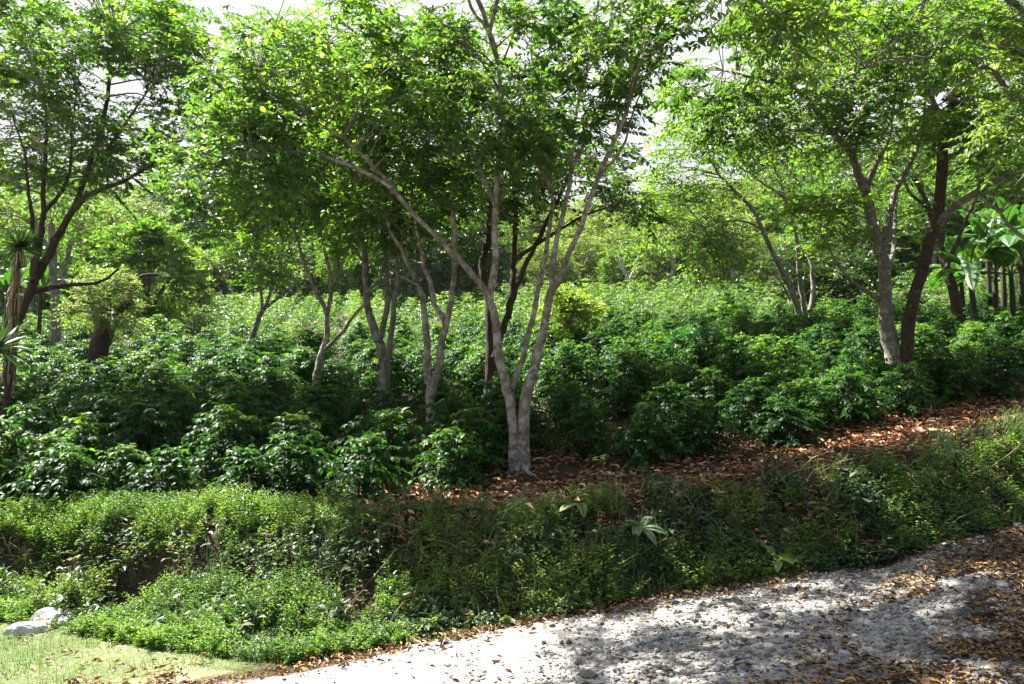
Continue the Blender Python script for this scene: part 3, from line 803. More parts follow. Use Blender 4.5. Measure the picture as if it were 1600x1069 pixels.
traced_tree('shade_tree', 'thin grey leaning tree with one low side branch reaching right', 15, [
    ([(495, 612), (495, 593), (499, 566), (509, 535), (511, 510), (512, 488), (518, 460), (518, 432), (509, 398), (498, 366), (494, 320)], .075, .022, 0, .3, B_),
    ([(511, 492), (506, 480), (493, 452), (480, 425), (470, 398), (462, 365), (440, 325), (420, 290)], .05, .014, 0, -.6, 0),
    ([(509, 546), (520, 533), (537, 518), (548, 500), (567, 478), (585, 462)], .045, .02, 0, -.4, 0),
    ([(518, 450), (530, 430), (538, 400), (555, 360), (570, 320)], .04, .014, .1, .6, 0),
], [(440, 290, 110, 60, 18, -1.5, 1), (500, 310, 90, 60, 14, -1, 1.5), (370, 330, 60, 45, 9, -1.2, .5), (410, 220, 110, 70, 16, -1.5, 1), (540, 340, 60, 40, 7, 0, 1.2)],
    5, M_BARK, M_TREE, .105, .56, wr=.5)

traced_tree('young_tree', 'small slanting tree with yellow-green leaves alone in the sunny middle of the coffee', 20, [
    ([(382, 562), (384, 553), (391, 535), (399, 512), (409, 487)], .09, .065, 0, 0, B_),
    ([(409, 489), (408, 463), (402, 430), (400, 400), (398, 360)], .045, .012, 0, .2, 0),
    ([(410, 487), (416, 475), (423, 454), (421, 429), (425, 390), (430, 350)], .05, .012, 0, -.3, 0),
    ([(411, 485), (435, 465), (453, 449), (468, 438), (485, 420)], .04, .012, 0, .3, 0),
], [(412, 385, 45, 45, 16, -1, 1), (420, 430, 35, 25, 7, -.8, .8), (375, 375, 30, 30, 5, -.8, .8), (440, 350, 60, 30, 7, -.8, 1)], 6, M_BARK_G, M_TREE_Y, .13, .6, 10, 10)

traced_tree('shade_tree', 'dark trunk leaning right at the left edge beside the sword-leaved plants', 14, [
    ([(18, 525), (24, 508), (42, 468), (56, 435), (74, 402), (94, 362), (118, 320), (134, 275), (148, 235), (160, 195), (172, 130), (180, 60)], .098, .026, 0, .5, B_),
    ([(118, 325), (134, 308), (149, 300), (196, 281), (231, 262), (270, 235)], .06, .014, 0, -.3, 0),
    ([(54, 440), (52, 420), (62, 380), (67, 345), (67, 310), (71, 249), (73, 200), (68, 140)], .07, .022, 0, .4, 0),
    ([(58, 420), (50, 340), (44, 300), (38, 235), (20, 180)], .04, .012, 0, -.5, 0),
    ([(26, 472), (45, 462), (65, 454), (93, 449), (125, 444), (157, 441), (185, 420)], .055, .02, 0, .6, 0),
    ([(70, 330), (95, 300), (110, 260), (112, 200), (120, 150)], .04, .012, .2, .9, 0),
    ([(136, 270), (170, 230), (205, 180), (240, 130)], .04, .012, .2, -.4, 0),
], [(140, 90, 170, 110, 54, -.6, 3.2), (50, 220, 80, 70, 24, -.8, 2.4), (210, 215, 90, 60, 24, -.8, 2), (280, 110, 60, 80, 18, -.4, 2.5), (60, 60, 90, 90, 22, -.5, 3),
    (130, 270, 60, 30, 6, .2, 1.5), (60, -110, 200, 90, 10, 0, 3), (240, 50, 90, 60, 14, -1, 2), (-40, 320, 60, 90, 12, -1, 2)], 7, M_BARK_D, M_TREE, .105, .58, wr=.5)

# right big tree
traced_tree('shade_tree', 'big two-stemmed tree on the right, one stem mottled grey and one reddish brown', 14, [
    ([(1399, 572), (1396, 556), (1387, 520), (1382, 471), (1381, 416), (1372, 385), (1361, 343), (1352, 298)], .14, .085, 0, .2, B_),
    ([(1415, 575), (1416, 560), (1420, 509), (1426, 475), (1438, 430), (1450, 388), (1463, 348), (1469, 302), (1473, 250), (1474, 205)], .112, .082, 0, -.6, B_, M_BARK_D),
    ([(1353, 300), (1340, 270), (1330, 240), (1301, 206), (1271, 167), (1246, 142), (1189, 124), (1130, 110)], .08, .018, .2, -1, 0),
    ([(1353, 302), (1362, 272), (1378, 240), (1390, 212), (1400, 150)], .07, .02, .2, .8, 0),
    ([(1332, 244), (1338, 220), (1350, 190), (1352, 140)], .04, .012, 0, .5, 0),
    ([(1380, 395), (1387, 352), (1393, 325), (1404, 288), (1425, 252), (1442, 199), (1446, 150)], .075, .02, .1, .9, 0),
    ([(1384, 430), (1395, 395), (1399, 354), (1401, 300)], .055, .018, .2, 1.2, 0),
    ([(1474, 210), (1466, 180), (1452, 142), (1445, 89), (1438, 20)], .07, .02, -.6, -.9, 0),
    ([(1474, 208), (1488, 165), (1502, 114), (1513, 75), (1530, 10)], .075, .02, -.6, -.2, 0),
    ([(1464, 352), (1483, 330), (1525, 300), (1562, 280), (1602, 256), (1660, 220)], .075, .03, -.4, -1.5, 0),
    ([(1376, 470), (1355, 456), (1335, 443), (1310, 412), (1290, 380)], .05, .014, .1, -.6, 0),
], [(1300, 120, 170, 100, 52, -2.2, 2.2), (1470, 110, 130, 100, 40, -2.2, 2), (1140, 150, 100, 70, 26, -2, 1), (1400, 190, 120, 60, 24, -1.5, 2), (1290, 350, 70, 40, 11, -1, 1),
    (1250, 220, 90, 50, 14, -1, 1.5), (1560, 200, 60, 80, 16, -2, 1), (1330, -90, 240, 90, 18, -2, 2.5), (1560, -20, 90, 90, 16, -2, 2), (1230, 60, 120, 60, 16, -2.5, 1)],
    8, M_BARK_G, M_TREE_Y, .105, .56, 13, 13, wr=.5, group='shade trees in the coffee planting')

traced_tree('shade_tree', 'slender grey tree with curving stems from one foot left of the big two-stemmed tree', 21, [
    ([(1253, 505), (1250, 494), (1233, 446), (1208, 396), (1187, 350), (1179, 331), (1150, 300), (1125, 274), (1110, 250)], .095, .022, 0, -.8, B_),
    ([(1258, 500), (1257, 482), (1250, 439), (1246, 386), (1240, 350), (1225, 310), (1189, 285), (1150, 255)], .075, .02, 0, -.6, True),
    ([(1260, 500), (1265, 490), (1271, 439), (1262, 386), (1254, 350), (1250, 300)], .08, .025, 0, .8, True),
    ([(1190, 358), (1160, 345), (1125, 348), (1100, 355)], .035, .012, -.3, -1, 0),
    ([(1228, 312), (1210, 260), (1195, 210)], .04, .012, -.2, .5, 0),
], [(1090, 270, 80, 60, 26, -2, 1), (1170, 210, 100, 60, 24, -1.5, 2), (1075, 370, 60, 40, 16, -1.5, .5), (1130, 370, 50, 40, 10, -1, .5), (1250, 260, 60, 50, 10, -.5, 2), (1060, 310, 50, 40, 10, -1, 1)],
    9, M_BARK_G, M_TREE_Y, .14, .75, 10, 10)

traced_tree('shade_tree', 'dark leaning trunk half hidden between the reddish stem and the banana plants', 20, [
    ([(1494, 475), (1490, 456), (1480, 425), (1472, 398), (1460, 350), (1440, 300), (1425, 270)], .14, .05, 0, .6, B_),
    ([(1462, 355), (1455, 330), (1420, 300), (1412, 270)], .06, .02, .3, .6, 0),
    ([(1478, 420), (1520, 320), (1560, 240)], .06, .02, .1, .6, 0),
], [(1430, 240, 90, 50, 14, -1.5, 1.5), (1560, 190, 70, 60, 12, -1.5, 1.5), (1350, 250, 60, 40, 8, -1, 1.5), (1430, 330, 40, 30, 5, .5, 1.5)], 10, M_BARK_D, M_TREE_D, .14, .75, 10, 10)

traced_tree('shade_tree', 'tree rooted beyond the right edge whose long limbs reach in over the track', 10.5, [
    ([(1770, 640), (1760, 500), (1745, 380), (1720, 260), (1690, 150), (1660, 60)], .17, .06, 0, -.4, B_),
    ([(1680, 130), (1600, 26), (1560, -30)], .05, .02, -.3, -.6, 0),
    ([(1725, 280), (1600, 170), (1545, 108), (1516, 117), (1480, 150)], .05, .016, -.2, -.8, 0),
    ([(1690, 160), (1600, 85), (1545, 71), (1484, 75), (1413, 88), (1350, 105)], .05, .012, -.3, -2.2, 0),
    ([(1740, 370), (1640, 382), (1600, 372), (1560, 330), (1528, 305)], .04, .012, 0, .5, 0),
    ([(1670, 90), (1500, -60), (1300, -80), (1150, -30)], .06, .014, -.4, -3, 0),
], [(1440, 65, 150, 50, 20, -3, -.8), (1180, 15, 150, 45, 18, -3.6, -1.8), (1590, 130, 70, 100, 18, -1.5, 1), (1620, 10, 120, 80, 16, -2, 1), (1560, 60, 60, 50, 8, -1.5, 1), (1400, -120, 200, 70, 18, -3.2, 0), (1650, 260, 60, 70, 12, -1, 1)],
    11, M_BARK_G, M_TREE_Y, .088, .48, 12, 13, True, group='shade trees in the coffee planting')

M_BARK_P = bark_mat('whitish_bark', (.12, .10, .085), (.32, .29, .25), (.5, .48, .44), .7, .7)
FT = 'pale trunked trees beyond the coffee'
traced_tree('far_tree', 'single upright whitish trunk standing alone at the far right-centre of the field', 40, [
    ([(1055, 470), (1050, 440), (1053, 415), (1051, 385)], .2, .12, 0, 0, B_), ([(1051, 400), (1070, 375), (1080, 355)], .08, .03, 0, 0, 0), ([(1052, 395), (1035, 370)], .08, .03, 0, .3, 0)],
    [(1055, 360, 45, 28, 16, -1.5, 1.5)], 13, M_BARK_P, M_TREE_P, .2, .8, 9, 9, group=FT)
traced_tree('far_tree', 'leaning whitish forked trunk beside a thinner one at the far right of the field', 38, [
    ([(1164, 470), (1152, 440), (1142, 415), (1136, 385)], .24, .13, 0, 0, B_), ([(1146, 425), (1128, 408), (1115, 395)], .1, .04, 0, 0, 0), ([(1140, 405), (1150, 375), (1160, 350)], .1, .03, 0, 0, 0)],
    [(1130, 355, 55, 28, 18, -1.5, 1.5)], 14, M_BARK_P, M_TREE_P, .2, .8, 9, 9, group=FT)
traced_tree('far_tree', 'pale bare-branched tree spreading from a low foot beside the blue-green bush', 41, [
    ([(988, 465), (985, 442), (992, 420), (1000, 395)], .16, .06, 0, 0, B_), ([(985, 445), (975, 425), (962, 405)], .1, .03, 0, 0, 0), ([(987, 440), (1004, 425), (1015, 410)], .08, .03, 0, 0, 0), ([(980, 435), (968, 400), (972, 380)], .07, .02, 0, 0, 0)],
    [(985, 375, 40, 22, 8, -1, 1)], 15, M_BARK_P, M_TREE_P, .18, .7, 8, 8, group=FT)
traced_tree('far_tree', 'stout pale trunk standing straight up behind the right-leaning dark trunk at the left', 24, [
    ([(88, 525), (87, 505), (84, 455), (82, 405), (80, 350)], .15, .10, 0, 0, B_), ([(87, 470), (97, 445), (104, 410), (112, 370)], .08, .06, 0, .3, 0), ([(82, 400), (60, 360), (45, 320)], .1, .03, 0, 0, 0)],
    [(85, 310, 70, 50, 22, -1.5, 2), (105, 385, 30, 20, 4, -.8, .8)], 16, M_BARK_G, M_TREE, .15, .75, 10, 10, group=FT)
# pollarded stump with sprouts
g_root = traced_tree('pollarded_tree', 'thick short dark stump crowned with pale yellow-green sprouts in the left of the coffee', 17, [
    ([(150, 575), (152, 558), (157, 535), (165, 512), (168, 502)], .16, .23, 0, 0, B_),
    ([(160, 515), (152, 500), (146, 480), (140, 465)], .12, .05, .1, .1, True),
    ([(172, 512), (182, 492), (196, 478), (208, 470)], .12, .04, 0, 0, True),
    ([(166, 505), (168, 480), (170, 460)], .11, .05, .1, .1, True),
    ([(195, 480), (200, 460), (216, 434), (247, 429)], .05, .03, .5, 1.5, 0),
], [(160, 458, 40, 32, 20, -.5, .5), (130, 480, 25, 18, 5, -.5, .5), (200, 490, 25, 18, 6, -.5, .5), (165, 492, 40, 12, 5, -.5, -.2)], 12, M_BARK_D,
    leaf_mat('sprout_leaf', [(0, (.11, .16, .05)), (.6, (.22, .28, .11)), (1, (.38, .42, .22))], .5, .4), .085, .4, 14, 9, group='stump trees', cat='stump')


def round_shrub(name, label, px, py, Y, rx, rz, n, mat, seed, L=.12, ntw=10, nl=9, Rc=.4, trunk=.06, group=None, cat='shrub', hbase=.25, bark=None, vtop=0):
    rng = np.random.default_rng(seed)
    b = P(px, py, Y); b[2] = float(H(b[0], b[1]))
    root = thing(name, label, cat, b, group)
    gt = G(); gc = G()
    cz = b[2] + hbase + rz
    for q in range(3):
        tip = np.array([b[0] + rng.normal(0, rx * .3), b[1] + rng.normal(0, rx * .3), cz + rz * .1])
        tube(gt, catmull([b - UP * .1, (b + tip) / 2 + rng.normal(0, .08, 3), tip], 8), np.linspace(trunk, trunk * .3, 8), 8, 0, .5, .05, rng)
    gt.obj('trunk', [bark or M_BARK_D], root, b, True)
    for q in range(n):
        d = nrm(rng.normal(0, 1, 3)); d[2] = d[2] if rng.uniform() < .6 else abs(d[2])
        r = rng.uniform(.35, 1) ** .5
        c = np.array([b[0], b[1], cz]) + d * np.array([rx, rx, rz]) * r
        s0 = np.array([b[0], b[1], cz - rz * .3])
        twigs(gc, s0[None], ((s0 + c) / 2)[None], c[None], .015, .006, 1)
        clump(gc, c, Rc, rng, ntw, nl, L, (LO_T, LO_F), 0, 1, d, .3, .42)
    gc.obj('crown', [mat, M_TWIG], root, b)
    return root


round_shrub('round_tree', 'dense rounded green tree behind the stump at the left of the field', 228, 470, 30, 1.75, 1.75, 95, M_TREE, 31, .2, 10, 9, .6, .12, None, 'tree', .5)
round_shrub('round_tree', 'pale silvery rounded tree partly hidden by the dense round tree', 268, 465, 36, 1.6, 1.7, 60, M_TREE_P, 32, .2, 10, 9, .65, .12, None, 'tree', .4)
round_shrub('coffee_shrub', 'tall rounded bush tipped with yellow and orange new leaves right of the twin stemmed tree', 888, 520, 20, .72, .75, 44, leaf_mat('flushing_leaf', [(0, (.05, .11, .02)), (.45, (.16, .24, .035)), (.92, (.32, .37, .06)), (1, (.48, .33, .07))], .45, .5, (1.5, 1.6, .5)), 33, .13, 9, 8, .35, .04, None, 'bush', .2)
round_shrub('feathery_shrub', 'soft vivid green feathery bush in the coffee left of the curving grey stems', 1088, 555, 15, .5, .3, 26, leaf_mat('vivid_leaf', [(0, (.02, .085, .016)), (1, (.05, .17, .03))], .5, .4), 34, .08, 11, 12, .28, .02, None, 'bush', .45)
round_shrub('understory_tree', 'low dark spreading bush behind the curving grey stems', 1240, 470, 27, 1.3, .95, 50, M_TREE_D, 35, .17, 10, 9, .6, .06, None, 'bush', .5)
round_shrub('understory_tree', 'leafy dark bush between the curving stems and the mottled trunk', 1330, 470, 25, 1.2, .8, 44, M_TREE_D, 36, .16, 10, 9, .55, .06, None, 'bush', .7)
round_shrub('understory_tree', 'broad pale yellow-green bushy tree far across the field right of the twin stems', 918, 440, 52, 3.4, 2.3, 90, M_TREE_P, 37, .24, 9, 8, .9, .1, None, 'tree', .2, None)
round_shrub('understory_tree', 'blue-green bush beside a pale bare trunk far across the field', 1010, 440, 55, 1.4, 1.5, 40, leaf_mat('bluegreen_leaf', [(0, (.03, .11, .05)), (1, (.08, .19, .07))], .5, .4), 38, .22, 9, 8, .7, .08, None, 'bush', .8)

# ------------------------------------------------------------------ sword-leaved plants (left edge)
def rosette(g, c, n, L, W, rng, mat=0, down=-.5):
    for q in range(n):
        a = rng.uniform(0, 2 * PI); e = rng.uniform(down, 1.35)
        d = np.array([math.cos(a) * math.cos(e), math.sin(a) * math.cos(e), math.sin(e)])
        l = L * rng.uniform(.75, 1.1); bend = rng.uniform(.05, .25)
        pts = [c + d * l * t - UP * bend * l * t * t for t in (0, .35, .7, 1)]
        s = nrm(np.cross(d, UP + rng.normal(0, .2, 3)))
        ws = [W * .7, W, W * .7, .002]
        V = []
        for p_, w_ in zip(pts, ws): V += [p_ - s * w_ / 2, p_ + np.cross(s, d) * -w_ * .15, p_ + s * w_ / 2]
        T = []
        for k in range(3):
            o = k * 3
            T += [[o, o + 1, o + 4], [o, o + 4, o + 3], [o + 1, o + 2, o + 5], [o + 1, o + 5, o + 4]]
        g.add(V, T, mat, rng.uniform(.1, .9))


rng = np.random.default_rng(41)


def yucca(label, px, py, Y, n, L, trunk_to=None, skirt=True, seed=0):
    rng = np.random.default_rng(seed)
    c = P(px, py, Y); bx = P(trunk_to[0], trunk_to[1], Y) if trunk_to else c - UP * .3
    b = bx.copy(); b[2] = float(H(b[0], b[1]))
    root = thing('yucca', label, 'yucca', b, 'sword-leaved plants at the left edge')
    gt = G(); tube(gt, catmull([b - UP * .1, (b + c) / 2 + np.array([.03, 0, 0]), c], 10), np.linspace(.05, .04, 10), 9, 0, .3, .06, rng)
    gt.obj('trunk', [M_BARK_D], root, b, True)
    g = G(); rosette(g, c, n, L, .035, rng); g.obj('rosette', [M_YUCCA], root, b)
    if skirt:
        gs = G()
        for q in range(170):
            a = rng.uniform(0, 2 * PI); t = rng.uniform(.35, 1.0)
            p0 = b + (c - b) * t + np.array([math.cos(a), math.sin(a), 0]) * .05
            leaves(gs, p0, [[math.cos(a) * .25, math.sin(a) * .25, -1]], [[math.cos(a), math.sin(a), .2]], rng.uniform(.18, .42), .022, (BL_T, BL_F), 0, rng.uniform())
        gs.obj('dry_leaf_skirt', [M_DRYSKIRT], root, b)
    return root


yucca('sword-leaved rosette on a trunk skirted with hanging dry leaves at the left edge', 30, 385, 12, 110, .42, (12, 500), True, 51)
yucca('sword-leaved rosette cut by the left edge on a slanting dry trunk', -14, 402, 12.6, 70, .4, (-20, 510), True, 52)
yucca('lowest sword-leaved clump at the left edge among the coffee', -6, 545, 9.9, 130, .5, None, False, 53)


# ------------------------------------------------------------------ banana plants
def banana(label, px, py, Y, h, nleaf, seed, group, lean=0., mat=M_BANANA):
    rng = np.random.default_rng(seed)
    b = P(px, py, Y); b[2] = float(H(b[0], b[1]))
    root = thing('banana_plant', label, 'banana plant', b, group)
    top = b + np.array([lean * h, 0, h])
    g = G(); tube(g, catmull([b - UP * .1, (b + top) / 2 + np.array([.02, 0, 0]), top], 10), np.linspace(.085, .05, 10), 10, 0, .4, .04, rng)
    g.obj('pseudostem', [M_PSEUDO], root, b, True)
    for q in range(nleaf):
        a = 2.4 * q + rng.uniform(-.3, .3); e = rng.uniform(.75, 1.4) if q < nleaf - 2 else rng.uniform(.2, .6)
        d = np.array([math.cos(a) * math.cos(e), math.sin(a) * math.cos(e), math.sin(e)])
        l = rng.uniform(1.4, 2.2); w = rng.uniform(.42, .6)
        hz = nrm(np.array([d[0], d[1], 0])); s = np.cross(hz, UP)
        ts = np.linspace(0, 1, 15); dr = rng.uniform(.3, .65)
        mid = np.array([top + d * l * t - UP * dr * l * t ** 2.4 for t in ts])
        gl = G(); V = []; T = []
        for side in (-1, 1):
            base = len(V)
            for k, t in enumerate(ts):
                ww = w / 2 * max(0, math.sin(PI * min(1, max(0, (t - .16) / .84)) ** .75)) ** .6 if t > .16 else .012
                tear = rng.uniform(.55, 1.0) if rng.uniform() < .3 else 1
                V += [mid[k], mid[k] + s * side * ww * .55 * tear + UP * ww * .22, mid[k] + s * side * ww * tear + UP * ww * rng.uniform(-.15, .2)]
            for k in range(14):
                o = base + 3 * k
                T += [[o, o + 1, o + 4], [o, o + 4, o + 3], [o + 1, o + 2, o + 5], [o + 1, o + 5, o + 4]]
        gl.add(V, T, 0, np.clip(rng.uniform(.2, .8), 0, 1))
        tube(gl, mid, np.linspace(.022, .005, 15), 5, 1)
        gl.obj('leaf', [mat, M_STEM], root, b)
    return root


BG = 'banana plants at the right edge'
banana('banana plant with broad bright leaves just right of the reddish stem', 1522, 470, 19, 1.6, 8, 61, BG, -.05)
banana('banana plant with a dark leaning stem in the middle of the banana clump', 1552, 468, 20.5, 1.8, 8, 62, BG, .05)
banana('banana plant with twin dark stems showing toward the right of the clump', 1580, 470, 19, 1.5, 7, 63, BG, .02)
banana('banana plant cut by the right edge of the photo', 1612, 470, 18, 1.9, 8, 64, BG, -.08)
banana('tall banana plant at the back of the right clump', 1545, 455, 24, 2.6, 8, 65, BG, .0)
banana('tall banana plant behind the right edge of the clump', 1595, 455, 24, 2.5, 8, 66, BG, .04)
banana('young banana plant in the front left of the right clump beside the dark leaning trunk', 1502, 470, 22, 1.4, 8, 601, BG, .02)
banana('banana plant squeezed between the twin dark stems and the edge plant', 1598, 468, 20.5, 2.0, 8, 602, BG, -.03)
banana('banana plant rising highest over the middle of the right clump', 1566, 460, 22, 2.4, 9, 603, BG, .03)
banana('pale sunlit banana plant behind the leaning dark trunk at the left', 62, 480, 27, 1.7, 8, 67, 'banana plants at the left', .0)
banana('pale sunlit banana plant at the left edge behind the sword leaves', 8, 480, 25, 1.8, 8, 68, 'banana plants at the left', .03)
banana('dark upright banana plant at the shady far edge of the field', 300, 440, 58, 2.6, 7, 69, 'banana plants at the left', .0)

# ------------------------------------------------------------------ far trees
def make_far(seed, h, cr, leafmat, bark, L, ncl, cz=.66, fl=.33):
    rng = np.random.default_rng(seed)
    gt = G(); LP, LR, LK = [], [], []
    th = h * rng.uniform(.32, .45)
    tr = catmull([[0, 0, -.3], [rng.normal(0, .1), 0, th * .5], [rng.normal(0, .3), rng.normal(0, .3), th]], 10)
    r0 = .024 * h
    tube(gt, tr, np.linspace(r0 * 1.2, r0 * .8, 10), 9, 0, .5, .05, rng)
    LP.append(tr); LR.append(np.linspace(r0, r0 * .8, 10)); LK.append(np.linspace(0, 1, 10) > .8)
    for q in range(6):
        a = q * 2.4 + rng.uniform(-.4, .4); rr = cr * rng.uniform(.45, .8)
        e = np.array([tr[-1][0] + math.cos(a) * rr, tr[-1][1] + math.sin(a) * rr, rng.uniform(.62, .92) * h])
        li = catmull([tr[-1 - (q % 3)], tr[-1] * .5 + e * .5 + np.array([0, 0, .3]), e], 9)
        tube(gt, li, np.linspace(r0 * .55, r0 * .12, 9), 7, 0, .5, .04, rng)
        LP.append(li); LR.append(np.linspace(r0 * .5, .02, 9)); LK.append(np.linspace(0, 1, 9) > .3)
    cl = []
    cz = h * cz
    for q in range(ncl):
        d = nrm(rng.normal(0, 1, 3)); r = rng.uniform(.3, 1) ** .45
        lump = .75 + .5 * vnoise(d[0] * 2 + seed, d[1] * 2 + d[2], seed)
        cl.append((np.array([d[0] * cr * r * lump, d[1] * cr * r * lump, cz + d[2] * h * fl * r * lump]), rng.uniform(.7, 1.2)))
    gc = build_crown(LP, LR, LK, cl, rng, leafmat, M_TWIG, L, (LO_T, LO_F), 9, 8, .35, .45)
    return gt.mesh('trunk', [bark], smooth=True), gc.mesh('crown', [leafmat, M_TWIG])


FAR = {}
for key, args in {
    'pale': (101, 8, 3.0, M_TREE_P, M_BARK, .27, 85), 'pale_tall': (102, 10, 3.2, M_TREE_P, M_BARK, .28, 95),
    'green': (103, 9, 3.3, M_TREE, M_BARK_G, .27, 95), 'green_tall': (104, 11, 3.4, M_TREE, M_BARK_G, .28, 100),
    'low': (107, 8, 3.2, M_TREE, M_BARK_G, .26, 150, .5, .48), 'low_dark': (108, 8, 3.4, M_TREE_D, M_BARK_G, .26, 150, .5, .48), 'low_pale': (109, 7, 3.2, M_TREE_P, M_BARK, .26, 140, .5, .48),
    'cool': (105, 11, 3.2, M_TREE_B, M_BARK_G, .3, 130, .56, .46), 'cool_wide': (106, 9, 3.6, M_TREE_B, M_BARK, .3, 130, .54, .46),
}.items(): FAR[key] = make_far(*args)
FAR_TXT = {'low': 'bushy mid green tree crowned almost to the ground beyond the coffee', 'low_dark': 'bushy dark green tree crowned almost to the ground beyond the coffee',
           'low_pale': 'bushy pale green tree crowned almost to the ground beyond the coffee', 'pale': 'pale yellow-green tree standing on the sunlit far slope', 'pale_tall': 'tall pale yellow-green tree with a white trunk on the far slope',
           'green': 'mid green tree growing beyond the coffee field', 'green_tall': 'tall mid green tree growing beyond the coffee field',
           'cool': 'tall dark bluish tree in the shady wood at the far edge', 'cool_wide': 'broad dark bluish tree in the shady wood at the far edge'}
rng = np.random.default_rng(77)


def far_tree(key, px, Y, s):
    x = (px - 800) / F * Y
    b = np.array([x, Y, float(H(x, Y))])
    root = thing('far_tree', FAR_TXT[key], 'tree', b, 'trees beyond the coffee field', rng.uniform(0, 6.28), s)
    for nm, me in zip(('trunk', 'crown'), FAR[key]):
        o = bpy.data.objects.new(nm, me); COL.objects.link(o); o.parent = root


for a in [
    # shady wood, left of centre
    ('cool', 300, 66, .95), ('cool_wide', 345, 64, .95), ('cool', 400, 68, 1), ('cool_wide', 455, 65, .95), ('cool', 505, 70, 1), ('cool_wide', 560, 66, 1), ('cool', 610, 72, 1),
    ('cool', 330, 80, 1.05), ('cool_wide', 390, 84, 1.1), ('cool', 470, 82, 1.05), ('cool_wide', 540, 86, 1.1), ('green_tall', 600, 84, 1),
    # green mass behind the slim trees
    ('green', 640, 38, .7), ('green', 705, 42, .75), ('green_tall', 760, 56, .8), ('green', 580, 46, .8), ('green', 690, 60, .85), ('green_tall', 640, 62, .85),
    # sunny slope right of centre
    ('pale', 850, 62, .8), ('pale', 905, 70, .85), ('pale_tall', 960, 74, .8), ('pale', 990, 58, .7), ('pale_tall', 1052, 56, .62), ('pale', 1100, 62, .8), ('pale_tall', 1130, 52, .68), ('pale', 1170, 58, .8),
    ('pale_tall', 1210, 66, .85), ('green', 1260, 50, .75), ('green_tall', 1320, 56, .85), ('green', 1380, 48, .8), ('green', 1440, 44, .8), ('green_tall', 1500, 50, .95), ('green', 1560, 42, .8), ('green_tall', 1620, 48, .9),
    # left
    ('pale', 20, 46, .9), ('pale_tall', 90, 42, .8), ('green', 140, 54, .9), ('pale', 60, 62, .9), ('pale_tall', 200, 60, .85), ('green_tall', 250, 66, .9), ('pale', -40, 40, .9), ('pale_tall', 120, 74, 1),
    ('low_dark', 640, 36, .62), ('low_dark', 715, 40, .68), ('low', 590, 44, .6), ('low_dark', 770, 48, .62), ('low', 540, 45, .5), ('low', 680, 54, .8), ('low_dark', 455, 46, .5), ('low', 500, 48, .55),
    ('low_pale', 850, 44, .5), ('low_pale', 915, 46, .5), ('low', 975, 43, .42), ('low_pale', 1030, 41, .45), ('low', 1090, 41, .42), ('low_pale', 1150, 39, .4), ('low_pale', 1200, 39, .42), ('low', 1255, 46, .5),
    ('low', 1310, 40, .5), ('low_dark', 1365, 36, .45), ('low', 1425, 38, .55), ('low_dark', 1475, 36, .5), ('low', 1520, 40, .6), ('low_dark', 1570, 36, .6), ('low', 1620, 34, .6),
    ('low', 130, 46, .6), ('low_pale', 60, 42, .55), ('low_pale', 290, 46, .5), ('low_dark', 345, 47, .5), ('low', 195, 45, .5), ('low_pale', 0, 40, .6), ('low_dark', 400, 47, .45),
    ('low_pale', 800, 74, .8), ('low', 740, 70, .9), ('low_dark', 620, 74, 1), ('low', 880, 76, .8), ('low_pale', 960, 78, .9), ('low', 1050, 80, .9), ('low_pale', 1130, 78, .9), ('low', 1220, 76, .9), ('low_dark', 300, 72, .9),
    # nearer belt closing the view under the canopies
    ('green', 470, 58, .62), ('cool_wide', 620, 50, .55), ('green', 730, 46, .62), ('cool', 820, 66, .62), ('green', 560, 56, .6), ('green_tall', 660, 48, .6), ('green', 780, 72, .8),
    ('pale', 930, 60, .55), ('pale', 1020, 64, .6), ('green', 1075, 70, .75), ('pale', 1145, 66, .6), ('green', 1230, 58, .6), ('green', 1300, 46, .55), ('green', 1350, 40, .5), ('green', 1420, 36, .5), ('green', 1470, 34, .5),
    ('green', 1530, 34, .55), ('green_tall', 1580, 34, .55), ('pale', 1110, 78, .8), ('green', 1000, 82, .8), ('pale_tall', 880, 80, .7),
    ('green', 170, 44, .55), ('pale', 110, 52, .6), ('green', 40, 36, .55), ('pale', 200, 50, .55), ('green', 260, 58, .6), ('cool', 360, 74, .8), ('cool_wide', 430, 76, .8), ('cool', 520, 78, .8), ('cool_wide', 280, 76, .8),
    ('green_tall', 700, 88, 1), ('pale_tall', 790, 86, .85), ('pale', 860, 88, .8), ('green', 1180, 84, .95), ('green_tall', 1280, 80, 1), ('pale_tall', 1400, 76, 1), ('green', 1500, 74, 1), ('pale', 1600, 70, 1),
]: far_tree(*a)

